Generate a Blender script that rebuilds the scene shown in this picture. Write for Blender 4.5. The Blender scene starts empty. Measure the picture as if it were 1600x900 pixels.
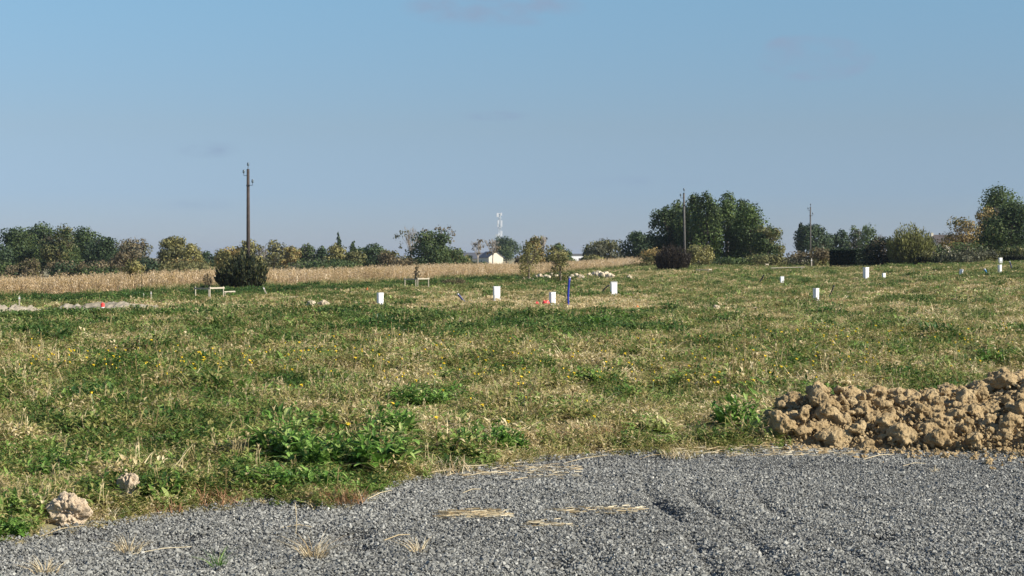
import bpy, bmesh, math, random
import numpy as np
from mathutils import Vector, noise, Euler
R = math.radians
random.seed(7)
rng = np.random.default_rng(11)
sc = bpy.context.scene

# ------------------------------------------------------------------ camera, sky, sun
CAMH, F, HROW = 2.3, 2800.0, 402.0
cam = bpy.data.cameras.new("camera"); camo = bpy.data.objects.new("camera", cam)
sc.collection.objects.link(camo)
cam.sensor_width = 36; cam.lens = F / 1600 * 36
cam.clip_start = .1; cam.clip_end = 20000
camo.location = (0, 0, CAMH)
camo.rotation_euler = (R(90) - math.atan((450 - HROW) / F), 0, 0)
sc.camera = camo

SUN_EL, SUN_AZ = R(31), R(67)            # azimuth measured from behind the camera towards the right
sdir = Vector((math.sin(SUN_AZ) * math.cos(SUN_EL), -math.cos(SUN_AZ) * math.cos(SUN_EL), math.sin(SUN_EL)))
world = bpy.data.worlds.new("World"); sc.world = world; world.use_nodes = True
wn, wl = world.node_tree.nodes, world.node_tree.links
bg = wn["Background"]
sky = wn.new("ShaderNodeTexSky"); sky.sky_type = 'NISHITA'; sky.sun_disc = False
sky.sun_elevation = SUN_EL
sky.sun_rotation = math.atan2(sdir.x, sdir.y)
sky.altitude = 50; sky.air_density = .95; sky.dust_density = .05; sky.ozone_density = 4.0
bg.inputs[1].default_value = .0765
# thin smudges of high cloud, each at its own direction in the sky
def wmath(op, *ins):
    n = wn.new("ShaderNodeMath"); n.operation = op
    for i, v in enumerate(ins):
        if isinstance(v, (int, float)): n.inputs[i].default_value = v
        else: wl.new(v, n.inputs[i])
    return n.outputs[0]
tc = wn.new("ShaderNodeTexCoord")
acc = None
for (px, row, sx, sy, amp) in ((770, 14, 150, 32, 2.2), (1275, 92, 95, 38, 3.6), (1240, 72, 50, 18, 2.4), (325, 233, 55, 16, 1.1), (775, 181, 60, 10, 1.3), (1000, 285, 150, 12, .5), (300, 320, 90, 12, .3)):
    d = Vector(((px - 800) / F, 1, (HROW - row) / F)).normalized()
    sub = wn.new("ShaderNodeVectorMath"); sub.operation = 'SUBTRACT'; wl.new(tc.outputs["Generated"], sub.inputs[0]); sub.inputs[1].default_value = d
    mul = wn.new("ShaderNodeVectorMath"); mul.operation = 'MULTIPLY'; wl.new(sub.outputs[0], mul.inputs[0]); mul.inputs[1].default_value = (F / sx, F / sx, F / sy)
    ln = wn.new("ShaderNodeVectorMath"); ln.operation = 'LENGTH'; wl.new(mul.outputs[0], ln.inputs[0])
    m = wmath('MULTIPLY', wmath('MAXIMUM', wmath('SUBTRACT', 1.0, ln.outputs["Value"]), 0.0), amp)
    acc = m if acc is None else wmath('ADD', acc, m)
mpg = wn.new("ShaderNodeMapping"); mpg.inputs["Scale"].default_value = (1, 1, 2.2); wl.new(tc.outputs["Generated"], mpg.inputs[0])
nz = wn.new("ShaderNodeTexNoise"); nz.inputs["Scale"].default_value = 45; nz.inputs["Detail"].default_value = 6; wl.new(mpg.outputs[0], nz.inputs["Vector"])
ramp = wn.new("ShaderNodeMapRange"); ramp.inputs[1].default_value = .38; ramp.inputs[2].default_value = .66; wl.new(nz.outputs[0], ramp.inputs[0])
cl = wmath('MULTIPLY', wmath('MINIMUM', acc, .75), ramp.outputs[0])
hsv = wn.new("ShaderNodeMix"); hsv.data_type = 'RGBA'
SKYTINT = wn.new("ShaderNodeMix"); SKYTINT.data_type = 'RGBA'; SKYTINT.blend_type = 'MULTIPLY'; SKYTINT.inputs[0].default_value = 1
wl.new(sky.outputs[0], SKYTINT.inputs[6]); _sep = wn.new("ShaderNodeSeparateXYZ"); wl.new(tc.outputs["Generated"], _sep.inputs[0])
_er = wn.new("ShaderNodeValToRGB"); _el = _er.color_ramp.elements
while len(_el) < 5: _el.new(.5)
for _k, (_p, _c) in enumerate(((0, (.44, .50, .75)), (.036, (.485, .55, .765)), (.072, (.62, .62, .695)), (.143, (.79, .86, .84)), (.4, (.85, .9, .95)))):
    _el[_k].position = _p; _el[_k].color = (*_c, 1)
wl.new(_sep.outputs[2], _er.inputs[0]); wl.new(_er.outputs[0], SKYTINT.inputs[7])
wl.new(cl, hsv.inputs[0]); wl.new(SKYTINT.outputs[2], hsv.inputs[6]); hsv.inputs[7].default_value = (2.15, 2.95, 4.15, 1)
wl.new(hsv.outputs[2], bg.inputs[0])

sun = bpy.data.lights.new("sun", 'SUN'); suno = bpy.data.objects.new("sun", sun); sc.collection.objects.link(suno)
sun.energy = 4.9; sun.angle = R(.53); sun.color = (1, .935, .83)
suno.rotation_euler = sdir.to_track_quat('Z', 'Y').to_euler()
sc.view_settings.view_transform = 'Standard'; sc.view_settings.look = 'None'
sc.view_settings.exposure = .75; sc.view_settings.gamma = 1
sc.cycles.max_bounces = 6; sc.cycles.transparent_max_bounces = 8

# ------------------------------------------------------------------ helpers
def tag(o, label=None, cat=None, group=None, kind=None):
    for k, v in (("label", label), ("category", cat), ("group", group), ("kind", kind)):
        if v: o[k] = v
    return o
def empty(name, loc, rz=0):
    o = bpy.data.objects.new(name, None); sc.collection.objects.link(o)
    o.location = loc; o.rotation_euler = (0, 0, rz); o.empty_display_size = .2
    return o
def copy_tree(o, parent=None):
    c = o.copy(); sc.collection.objects.link(c); c.parent = parent
    for ch in list(o.children): copy_tree(ch, c)
    return c

class MB:
    def __init__(s): s.v, s.f, s.t = [], [], []
    def add(s, vs, fs, t=.5):
        k = len(s.v); s.v += [tuple(p) for p in vs]
        s.f += [tuple(i + k for i in f) for f in fs]
        s.t += [t] * len(fs)
    def box(s, c, d, rz=0, t=.5):
        cx, cy, cz = c; dx, dy, dz = d[0] / 2, d[1] / 2, d[2] / 2; cs, sn = math.cos(rz), math.sin(rz)
        vs = [(cx + x * cs - y * sn, cy + x * sn + y * cs, cz + z) for z in (-dz, dz) for (x, y) in ((-dx, -dy), (dx, -dy), (dx, dy), (-dx, dy))]
        s.add(vs, [(3, 2, 1, 0), (4, 5, 6, 7), (0, 1, 5, 4), (1, 2, 6, 5), (2, 3, 7, 6), (3, 0, 4, 7)], t)
    def tube(s, pts, rad, n=8, t=.5, cap=True):
        pts = [Vector(p) for p in pts]; vs, fs = [], []
        if not hasattr(rad, '__len__'): rad = [rad] * len(pts)
        up = None
        for i, p in enumerate(pts):
            d = (pts[min(i + 1, len(pts) - 1)] - pts[max(i - 1, 0)]).normalized()
            a = d.cross(Vector((0, 1, 0)) if abs(d.y) < .9 else Vector((1, 0, 0))).normalized(); b = d.cross(a)
            for k in range(n):
                an = 2 * math.pi * k / n
                vs.append(p + (a * math.cos(an) + b * math.sin(an)) * rad[i])
        for i in range(len(pts) - 1):
            for k in range(n):
                k2 = (k + 1) % n
                fs.append((i * n + k, i * n + k2, (i + 1) * n + k2, (i + 1) * n + k))
        if cap:
            fs.append(tuple(range(n))[::-1]); fs.append(tuple((len(pts) - 1) * n + k for k in range(n)))
        s.add(vs, fs, t)
    def mesh(s, name, mat=None, smooth=False):
        me = bpy.data.meshes.new(name); me.from_pydata(s.v, [], s.f)
        a = me.attributes.new("tint", 'FLOAT', 'FACE'); a.data.foreach_set("value", np.array(s.t, dtype=np.float32))
        if mat: me.materials.append(mat)
        if smooth: me.polygons.foreach_set("use_smooth", [True] * len(me.polygons))
        me.update(); return me
    def build(s, name, mat, parent=None, smooth=False, link=True, bevel=0):
        o = bpy.data.objects.new(name, s.mesh(name, mat, smooth))
        if link: sc.collection.objects.link(o)
        o.parent = parent
        if bevel:
            b = o.modifiers.new("bevel", 'BEVEL'); b.width = bevel; b.segments = 2; b.limit_method = 'ANGLE'
        return o

def quads_mesh(name, V, tint, mat, nper=4):
    """V: (n,nper,3) numpy"""
    n = V.shape[0]; me = bpy.data.meshes.new(name)
    me.vertices.add(n * nper); me.vertices.foreach_set("co", V.reshape(-1).astype(np.float32))
    me.loops.add(n * nper); me.loops.foreach_set("vertex_index", np.arange(n * nper, dtype=np.int32))
    me.polygons.add(n); me.polygons.foreach_set("loop_start", np.arange(0, n * nper, nper, dtype=np.int32))
    a = me.attributes.new("tint", 'FLOAT', 'FACE'); a.data.foreach_set("value", tint.astype(np.float32))
    me.materials.append(mat); me.update(calc_edges=True); return me

# vectorised value noise
_perm = rng.random((256, 256))
def vnoise(x, y):
    xi, yi = np.floor(x).astype(int), np.floor(y).astype(int); fx, fy = x - xi, y - yi
    fx = fx * fx * (3 - 2 * fx); fy = fy * fy * (3 - 2 * fy)
    g = lambda i, j: _perm[i % 256, j % 256]
    return (g(xi, yi) * (1 - fx) + g(xi + 1, yi) * fx) * (1 - fy) + (g(xi, yi + 1) * (1 - fx) + g(xi + 1, yi + 1) * fx) * fy
def fbm(x, y, o=3):
    s, a, t = 0, 1, 0
    for k in range(o):
        s = s + a * vnoise(x * 2 ** k + 17.3 * k, y * 2 ** k + 5.1 * k); t += a; a *= .5
    return s / t

# ------------------------------------------------------------------ terrain
GP = np.array([-900, -200, 0, 400, 800, 1050, 1200, 1600, 1900, 2600.])
GD = np.array([0, 40, 80, 120, 160, 200, 250, 400, 3000.])
GZ = np.array([
    [0, 0, -.1, -.6, -1.2, -1.4, -1.5, -1.5, -1.5],
    [0, 0, -.1, -.65, -1.35, -1.7, -1.9, -1.9, -1.9],
    [0, 0, -.1, -.62, -1.3, -1.65, -1.8, -1.8, -1.8],
    [0, 0, 0, -.1, -.48, -.9, -1.05, -1.1, -1.1],
    [0, 0, 0, 0, -.05, -.15, -.25, -.3, -.3],
    [0, 0, 0, .1, .4, .85, 1.0, 1.0, .8],
    [0, 0, .1, .15, .35, .75, 1.1, 1.3, 1.0],
    [0, 0, .3, .75, 1.3, 1.6, 1.8, 1.9, 1.5],
    [0, 0, .35, .9, 1.45, 1.7, 1.9, 2.0, 1.6],
    [0, 0, .4, 1.0, 1.5, 1.8, 2.0, 2.0, 1.6]])
EP = np.array([-800, 0, 130, 330, 420, 530, 570, 600, 660, 760, 860, 980, 1100, 1200, 1300, 1400, 1500, 1600, 2400.])
ER = np.array([880, 850, 825, 792, 783, 789, 788, 768, 745, 727, 717, 710, 708, 702, 690, 692, 700, 712, 760.])
def edge_d(x, y):
    px = 800 + F * x / np.maximum(y, 1.)
    d = CAMH * F / (np.interp(px, EP, ER) - HROW)
    return d + .35 * (vnoise(x * 2.1, x * 0 + 3.3) - .5) + .22 * (vnoise(x * 7.7, x * 0 + 9.1) - .5) + .16 * (vnoise(x * 19.7, x * 0 + 4.1) - .5)
def smooth(t): t = np.clip(t, 0, 1); return t * t * (3 - 2 * t)
def gz(x, y):
    x = np.asarray(x, float); y = np.asarray(y, float)
    yy = np.maximum(y, 1.); px = np.clip(800 + F * x / yy, -899, 2599); d = np.clip(yy, 0, 2999)
    i = np.clip(np.searchsorted(GP, px) - 1, 0, len(GP) - 2); j = np.clip(np.searchsorted(GD, d) - 1, 0, len(GD) - 2)
    u = smooth((px - GP[i]) / (GP[i + 1] - GP[i])); v = (d - GD[j]) / (GD[j + 1] - GD[j])
    z = (GZ[i, j] * (1 - u) + GZ[i + 1, j] * u) * (1 - v) + (GZ[i, j + 1] * (1 - u) + GZ[i + 1, j + 1] * u) * v
    far = smooth((y - 30) / 60)
    z = z + (.24 * (1 - far) + .05 * far) * (fbm(x * .35 + 40, y * .35 + 9, 3) - .5) * smooth((y - edge_d(x, y)) / .8)
    # the gravel lies a little lower than the meadow and has shallow wheel ruts
    e = edge_d(x, y) - y
    g = smooth(e / .35 + .5)
    rut = 0
    for k, (rx, sl) in enumerate(((1.49, -.045), (1.95, -.055), (2.6, -.07), (-1.7, .1), (.62, -.03))):
        w = x - (rx + sl * (y - 14.5) + .05 * np.sin(y * 1.3 + k) + (.35 if k < 3 else 0) * smooth((y - 15.5) / 7) ** 2 * 1.6)
        rut = rut - (.042, .034, .02, .012, .015)[k] * np.exp(-(w / .065) ** 2) + .010 * np.exp(-((w - .16) / .08) ** 2) + .008 * np.exp(-((w + .16) / .08) ** 2)
    for hx, hy, hr in ((-1.37, 15.05, .16), (-3.5, 14.9, .14), (-2.75, 14.95, .12), (-1.25, 14.3, .10), (.35, 13.6, .12), (3.1, 15.0, .13)):
        rut = rut - .10 * np.exp(-((x - hx) / hr) ** 2 - ((y - hy) / (hr * 1.5)) ** 2)
    z = z - g * .05 + g * (rut * (.15 + 1.5 * fbm(x * .9, y * .9 + 30, 2) * np.clip((21 - y) / 4, 0, 1)) + .05 * (fbm(x * 1.1, y * 1.1, 3) - .5) + .03 * (fbm(x * 5, y * 5 + 7, 2) - .5))
    return z
def gz1(x, y): return float(gz(x, y))
_scan = np.concatenate([np.arange(8, 60, .05), np.arange(60, 420, .25)])
def hit(px, row):
    """ground point seen at this place of the 1600 x 900 photograph"""
    x = (px - 800) / F * _scan; r = HROW + (CAMH - gz(x, _scan)) * F / _scan
    k = np.where(r <= row)[0]; k = k[0] if len(k) else len(_scan) - 1
    return Vector((x[k], _scan[k], float(gz(x[k], _scan[k]))))
def at(px, D, z=None):
    x = (px - 800) / F * D
    return Vector((x, D, gz1(x, D) if z is None else z))
def zrow(row, D): return CAMH + (HROW - row) * D / F

# ------------------------------------------------------------------ materials
def nodes(name):
    m = bpy.data.materials.new(name); m.use_nodes = True
    n, l = m.node_tree.nodes, m.node_tree.links
    return m, n, l, n["Principled BSDF"]
def ramp_node(n, stops, interp='LINEAR'):
    r = n.new("ShaderNodeValToRGB"); r.color_ramp.interpolation = interp
    e = r.color_ramp.elements
    while len(e) < len(stops): e.new(.5)
    for k, (p, c) in enumerate(stops): e[k].position = p; e[k].color = (*c, 1)
    return r
def noise_node(n, l, scale, detail=4, vec=None, rough=.6):
    t = n.new("ShaderNodeTexNoise"); t.inputs["Scale"].default_value = scale; t.inputs["Detail"].default_value = detail
    t.inputs["Roughness"].default_value = rough
    if vec is not None: l.new(vec, t.inputs["Vector"])
    return t.outputs[0]
def mth(n, l, op, a, b=0, c=None):
    m = n.new("ShaderNodeMath"); m.operation = op
    for i, v in enumerate((a, b, c)):
        if v is None: continue
        if isinstance(v, (int, float)): m.inputs[i].default_value = v
        else: l.new(v, m.inputs[i])
    return m.outputs[0]
def simple(name, col, rough=.6, var=.15, scale=8, bump=.0, metal=0, bscale=None):
    m, n, l, p = nodes(name)
    pos = n.new("ShaderNodeTexCoord").outputs["Object"]
    a = noise_node(n, l, scale, 5, pos)
    r = ramp_node(n, [(.3, tuple(c * (1 - var) for c in col)), (.7, tuple(min(1, c * (1 + var)) for c in col))])
    l.new(a, r.inputs[0]); l.new(r.outputs[0], p.inputs["Base Color"])
    p.inputs["Roughness"].default_value = rough; p.inputs["Metallic"].default_value = metal
    if bump:
        b = n.new("ShaderNodeBump"); b.inputs["Strength"].default_value = 1; b.inputs["Distance"].default_value = bump
        l.new(noise_node(n, l, bscale or scale * 4, 6, pos), b.inputs["Height"]); l.new(b.outputs[0], p.inputs["Normal"])
    return m
def leafy(name, stops, inst=None, transl=.33, rough=.5, spread=.6, rnd=.0):
    """foliage: the colour ramp is read by each leaf's own tint, shifted by each plant's own dryness"""
    m, n, l, p = nodes(name)
    t = n.new("ShaderNodeAttribute"); t.attribute_name = "tint"
    v = t.outputs["Fac"]
    if inst:
        d = n.new("ShaderNodeAttribute"); d.attribute_type = 'INSTANCER'; d.attribute_name = inst
        v = mth(n, l, 'ADD', mth(n, l, 'MULTIPLY', mth(n, l, 'SUBTRACT', v, .5), spread), d.outputs["Fac"])
    if rnd:
        o = n.new("ShaderNodeObjectInfo")
        v = mth(n, l, 'ADD', v, mth(n, l, 'MULTIPLY', mth(n, l, 'SUBTRACT', o.outputs["Random"], .5), rnd))
    r = ramp_node(n, stops); l.new(v, r.inputs[0])
    l.new(r.outputs[0], p.inputs["Base Color"]); p.inputs["Roughness"].default_value = rough
    p.inputs["Specular IOR Level"].default_value = .25
    tr = n.new("ShaderNodeBsdfTranslucent"); l.new(r.outputs[0], tr.inputs[0])
    mx = n.new("ShaderNodeMixShader"); mx.inputs[0].default_value = transl
    l.new(p.outputs[0], mx.inputs[1]); l.new(tr.outputs[0], mx.inputs[2])
    l.new(mx.outputs[0], n["Material Output"].inputs[0])
    return m

def ground_material():
    m, n, l, p = nodes("meadow_soil")
    pos = n.new("ShaderNodeNewGeometry").outputs["Position"]
    a = noise_node(n, l, .35, 6, pos); b = noise_node(n, l, 9, 6, pos); c = noise_node(n, l, .05, 4, pos)
    r = ramp_node(n, [(.36, (.12, .125, .05)), (.5, (.22, .19, .095)), (.62, (.34, .27, .16))])
    v = mth(n, l, 'ADD', mth(n, l, 'MULTIPLY', a, .5), mth(n, l, 'ADD', mth(n, l, 'MULTIPLY', b, .3), mth(n, l, 'MULTIPLY', c, .2)))
    l.new(v, r.inputs[0]); l.new(r.outputs[0], p.inputs["Base Color"]); p.inputs["Roughness"].default_value = .95
    bp = n.new("ShaderNodeBump"); bp.inputs["Distance"].default_value = .03; l.new(b, bp.inputs["Height"]); l.new(bp.outputs[0], p.inputs["Normal"])
    return m
def gravel_bed_material():
    m, n, l, p = nodes("gravel_bed")
    pos = n.new("ShaderNodeNewGeometry").outputs["Position"]
    vo = n.new("ShaderNodeTexVoronoi"); vo.inputs["Scale"].default_value = 55; l.new(pos, vo.inputs["Vector"])
    r = ramp_node(n, [(.1, (.05, .05, .05)), (.6, (.13, .13, .13)), (1, (.22, .22, .215))])
    l.new(vo.outputs["Color"], r.inputs[0]); l.new(r.outputs[0], p.inputs["Base Color"]); p.inputs["Roughness"].default_value = .85
    bp = n.new("ShaderNodeBump"); bp.inputs["Distance"].default_value = .015; bp.invert = True
    l.new(vo.outputs["Distance"], bp.inputs["Height"]); l.new(bp.outputs[0], p.inputs["Normal"])
    return m
def stone_chip_material():
    m, n, l, p = nodes("crushed_stone")
    o = n.new("ShaderNodeAttribute"); o.attribute_type = 'INSTANCER'; o.attribute_name = "dry"
    r = ramp_node(n, [(0, (.075, .075, .066)), (.45, (.19, .188, .166)), (.85, (.285, .282, .25)), (.97, (.36, .355, .31)), (1, (.56, .53, .45))])
    l.new(o.outputs["Fac"], r.inputs[0]); l.new(r.outputs[0], p.inputs["Base Color"]); p.inputs["Roughness"].default_value = .6
    return m
def soil_material(name, c0, c1, c2, sc_=3):
    m, n, l, p = nodes(name)
    pos = n.new("ShaderNodeNewGeometry").outputs["Position"]
    a = noise_node(n, l, sc_, 6, pos); b = noise_node(n, l, 45, 5, pos, .7)
    r = ramp_node(n, [(.32, c0), (.5, c1), (.68, c2)])
    l.new(mth(n, l, 'ADD', mth(n, l, 'MULTIPLY', a, .6), mth(n, l, 'MULTIPLY', b, .4)), r.inputs[0])
    l.new(r.outputs[0], p.inputs["Base Color"]); p.inputs["Roughness"].default_value = .95; p.inputs["Specular IOR Level"].default_value = .1
    bp = n.new("ShaderNodeBump"); bp.inputs["Distance"].default_value = .02; l.new(b, bp.inputs["Height"]); l.new(bp.outputs[0], p.inputs["Normal"])
    return m
M = {}
M['ground'] = ground_material(); M['bed'] = gravel_bed_material(); M['chip'] = stone_chip_material()
M['soil'] = soil_material("clay_soil", (.20, .14, .066), (.36, .262, .138), (.49, .385, .225))
M['palesoil'] = soil_material("pale_dry_soil", (.36, .27, .17), (.54, .43, .30), (.66, .55, .40))
M['sand'] = soil_material("pale_sand", (.17, .14, .10), (.31, .27, .20), (.44, .39, .31), 1)
M['limestone'] = soil_material("pale_limestone", (.36, .29, .19), (.50, .42, .30), (.64, .56, .43), 2)
M['white'] = simple("white_plastic", (.80, .80, .79), .45, .04, 3)
M['seam'] = simple("grey_plastic_seam", (.45, .45, .46), .5, .05)
M['conc'] = simple("grey_plinth", (.3, .3, .29), .9, .2, 12, .004)
M['oldwood'] = simple("creosoted_wood", (.045, .033, .026), .85, .35, 5, .01)
M['greywood'] = simple("weathered_grey_wood", (.085, .08, .072), .8, .25, 6, .006)
M['plank'] = simple("pale_timber", (.42, .37, .28), .8, .2, 10, .003)
M['iron'] = simple("dark_iron", (.05, .05, .055), .5, .2, 10, 0, .6)
M['glass'] = simple("glazed_insulator", (.07, .10, .12), .25, .1)
M['bluepipe'] = simple("blue_conduit", (.02, .035, .32), .4, .1)
M['navypipe'] = simple("navy_conduit", (.012, .02, .10), .4, .1)
M['blackpipe'] = simple("black_conduit", (.015, .016, .02), .4, .1)
M['tealpipe'] = simple("light_blue_conduit", (.03, .18, .38), .4, .1)
M['red'] = simple("red_plastic", (.75, .06, .05), .5, .1)
M['orange'] = simple("orange_plastic", (.85, .22, .05), .5, .1)
M['render'] = simple("cream_render", (.66, .60, .48), .9, .06, 2)
M['roof'] = simple("slate_roof", (.10, .105, .12), .7, .25, 3)
M['rooftile'] = simple("brown_tile_roof", (.08, .065, .058), .8, .25, 3)
M['window'] = simple("dark_window_glass", (.03, .035, .04), .15, .1)
M['galv'] = simple("galvanised_steel", (.55, .58, .6), .4, .08, 4, 0, .4)
M['antenna'] = simple("white_antenna", (.6, .63, .66), .4, .04)
M['bark'] = simple("bark", (.12, .095, .07), .9, .3, 3, .02)
M['greybark'] = simple("pale_grey_bark", (.30, .26, .21), .9, .25, 3, .02)

GRASS = [(0, (.045, .095, .018)), (.22, (.12, .18, .036)), (.42, (.235, .245, .068)), (.6, (.35, .305, .11)), (.8, (.48, .375, .18)), (1, (.74, .62, .37))]
M['grass'] = leafy("meadow_grass", GRASS, "dry", .3)
M['seed'] = leafy("seed_stalk", [(0, (.18, .12, .05)), (.5, (.32, .25, .11)), (1, (.56, .47, .26))], "dry", .2)
M['darkw'] = leafy("dark_broad_leaf", [(0, (.03, .07, .018)), (.45, (.07, .135, .03)), (.8, (.14, .21, .055)), (1, (.26, .28, .10))], "dry", .35, .45)
M['weed'] = leafy("broad_weed_leaf", [(0, (.055, .12, .022)), (.4, (.135, .24, .045)), (.75, (.25, .35, .08)), (1, (.38, .41, .15))], "dry", .3, .45)
M['weedthing'] = leafy("dock_leaf", [(0, (.045, .115, .02)), (.45, (.14, .275, .045)), (.8, (.27, .41, .10)), (1, (.48, .47, .20))], None, .3, .45)
M['darkweed'] = leafy("dark_weed_leaf", [(0, (.03, .075, .02)), (.5, (.07, .145, .035)), (1, (.14, .21, .06))], None, .25, .5)
M['straw'] = leafy("straw", [(0, (.38, .27, .13)), (.5, (.58, .47, .28)), (1, (.75, .66, .46))], None, .15)
M['rust'] = leafy("rusty_dead_weed", [(0, (.14, .07, .03)), (.5, (.30, .15, .07)), (1, (.44, .28, .15))], None, .15)
M['corn'] = leafy("dry_maize_leaf", [(0, (.26, .19, .07)), (.3, (.47, .34, .16)), (.6, (.66, .51, .32)), (1, (.80, .68, .49))], "dry", .3)
M['flower'] = simple("yellow_petals", (.80, .55, .02), .6, .1)
M['stem'] = simple("green_stem", (.08, .15, .03), .6, .1)

# ------------------------------------------------------------------ ground
def grid_mesh(name, X, Y, Z, mat, keep=None):
    nx, ny = X.shape
    V = np.stack([X, Y, Z], -1).reshape(-1, 3)
    idx = np.arange(nx * ny).reshape(nx, ny)
    Fq = np.stack([idx[:-1, :-1], idx[1:, :-1], idx[1:, 1:], idx[:-1, 1:]], -1).reshape(-1, 4)
    if keep is not None: Fq = Fq[keep.reshape(-1)[Fq].all(1)]
    me = bpy.data.meshes.new(name); me.vertices.add(len(V)); me.vertices.foreach_set("co", V.reshape(-1).astype(np.float32))
    me.loops.add(Fq.size); me.loops.foreach_set("vertex_index", Fq.reshape(-1).astype(np.int32))
    me.polygons.add(len(Fq)); me.polygons.foreach_set("loop_start", np.arange(0, Fq.size, 4, dtype=np.int32))
    me.polygons.foreach_set("use_smooth", np.ones(len(Fq), dtype=bool))
    me.materials.append(mat); me.update(calc_edges=True)
    o = bpy.data.objects.new(name, me); sc.collection.objects.link(o); return o
# a fan in x / y that widens into the distance; the near part is wide enough to surround the camera
yy = np.concatenate([np.linspace(-60, 6, 12), np.arange(7, 30, .12), np.arange(30, 60, .4), np.arange(60, 260, 2), np.geomspace(262, 9000, 40)])
tt = np.concatenate([-np.geomspace(1, .41, 20)[:-1] * 1.0, np.linspace(-.40, .40, 260), np.geomspace(.41, 1, 20)[1:]])
Yg, Tg = np.meshgrid(yy, tt, indexing='ij'); Xg = Tg * np.maximum(Yg, 30) * np.where(np.abs(Tg) > .41, 1 + (np.abs(Tg) - .41) * 6, 1)
Xn = Tg * np.maximum(Yg, 7) * np.where(np.abs(Tg) > .41, 1 + (np.abs(Tg) - .41) * 20, 1)
Xg = np.where(np.abs(Tg) > .41, np.sign(Tg) * np.maximum(np.abs(Xg), np.abs(Xn)), Xn)
o = grid_mesh("ground", Xg.T, Yg.T, gz(Xg, Yg).T - 0.02 * (edge_d(Xg, Yg) > Yg + .25).T, M['ground']); tag(o, kind="structure")
xx = np.arange(-9, 9.01, .045); yg = np.arange(6, 25, .045)
Xg, Yg = np.meshgrid(xx, yg, indexing='ij')
o = grid_mesh("gravel_road", Xg, Yg, gz(Xg, Yg) + .006, M['bed'], (Yg < edge_d(Xg, Yg))); tag(o, kind="structure")

# ------------------------------------------------------------------ scattered masses
def proto_coll(name, meshes):
    c = bpy.data.collections.new(name)
    for i, me in enumerate(meshes):
        o = bpy.data.objects.new(f"{name}_kind_{chr(97 + i)}", me); c.objects.link(o)
    return c
def scatter(name, P, idx, rot, scl, dry, coll):
    n = len(P); me = bpy.data.meshes.new(name); me.vertices.add(n); me.vertices.foreach_set("co", P.reshape(-1).astype(np.float32))
    me.attributes.new("idx", 'INT', 'POINT').data.foreach_set("value", idx.astype(np.int32))
    me.attributes.new("rot", 'FLOAT_VECTOR', 'POINT').data.foreach_set("vector", rot.reshape(-1).astype(np.float32))
    if scl.ndim == 1: scl = np.repeat(scl[:, None], 3, 1)
    me.attributes.new("scl", 'FLOAT_VECTOR', 'POINT').data.foreach_set("vector", scl.reshape(-1).astype(np.float32))
    me.attributes.new("dry", 'FLOAT', 'POINT').data.foreach_set("value", dry.astype(np.float32))
    me.update()
    o = bpy.data.objects.new(name, me); sc.collection.objects.link(o)
    ng = bpy.data.node_groups.new(name, 'GeometryNodeTree')
    ng.interface.new_socket("Geometry", in_out='INPUT', socket_type='NodeSocketGeometry')
    ng.interface.new_socket("Geometry", in_out='OUTPUT', socket_type='NodeSocketGeometry')
    N, L = ng.nodes, ng.links
    gi, go = N.new("NodeGroupInput"), N.new("NodeGroupOutput")
    ci = N.new("GeometryNodeCollectionInfo"); ci.inputs["Collection"].default_value = coll
    ci.inputs["Separate Children"].default_value = True; ci.inputs["Reset Children"].default_value = True
    ip = N.new("GeometryNodeInstanceOnPoints"); ip.inputs["Pick Instance"].default_value = True
    def attr(nm, ty):
        a = N.new("GeometryNodeInputNamedAttribute"); a.data_type = ty; a.inputs["Name"].default_value = nm; return a.outputs["Attribute"]
    L.new(gi.outputs[0], ip.inputs["Points"]); L.new(ci.outputs[0], ip.inputs["Instance"])
    L.new(attr("idx", 'INT'), ip.inputs["Instance Index"]); L.new(attr("rot", 'FLOAT_VECTOR'), ip.inputs["Rotation"])
    L.new(attr("scl", 'FLOAT_VECTOR'), ip.inputs["Scale"]); L.new(ip.outputs[0], go.inputs[0])
    md = o.modifiers.new("scatter", 'NODES'); md.node_group = ng
    return o

def blade(mb, b, az, h, w, lean, t, droop=.5):
    d = Vector((math.cos(az), math.sin(az), 0)); s = Vector((-d.y, d.x, 0)); rs = random.uniform(0, math.pi)
    s = Vector((math.cos(rs), math.sin(rs), 0)); b = Vector(b); vs = []
    for k, u in enumerate((0, .4, .75)):
        c = b + d * (lean * h * u ** 1.6) + Vector((0, 0, h * (u - droop * lean * u * u * .5)))
        ww = w * (1, .85, .5)[k] / 2; vs += [c - s * ww, c + s * ww]
    vs.append(b + d * (lean * h) + Vector((0, 0, h * (1 - droop * lean * .6))))
    mb.add(vs, [(0, 1, 3, 2), (2, 3, 5, 4), (4, 5, 6)], t)
def leaf(mb, b, az, L, W, el, curl, t, seg=4, shape=1.0):
    d = Vector((math.cos(az), math.sin(az), 0)); s = Vector((-d.y, d.x, 0)); p = Vector(b); a = el; vs = []
    for k in range(seg + 1):
        u = k / seg; w = W / 2 * (math.sin(math.pi * min(1, u * .92 + .06)) ** .8) * (1 + (shape - 1) * u)
        up = Vector((-d.x * math.sin(a), -d.y * math.sin(a), math.cos(a)))
        vs += [p - s * w + up * w * .35, p, p + s * w + up * w * .35]
        p = p + (d * math.cos(a) + Vector((0, 0, math.sin(a)))) * (L / seg); a -= curl / seg
    fs = []
    for k in range(seg):
        i = 3 * k; fs += [(i, i + 1, i + 4, i + 3), (i + 1, i + 2, i + 5, i + 4)]
    mb.add(vs, fs, t)
def rnd(a, b): return random.uniform(a, b)
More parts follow.
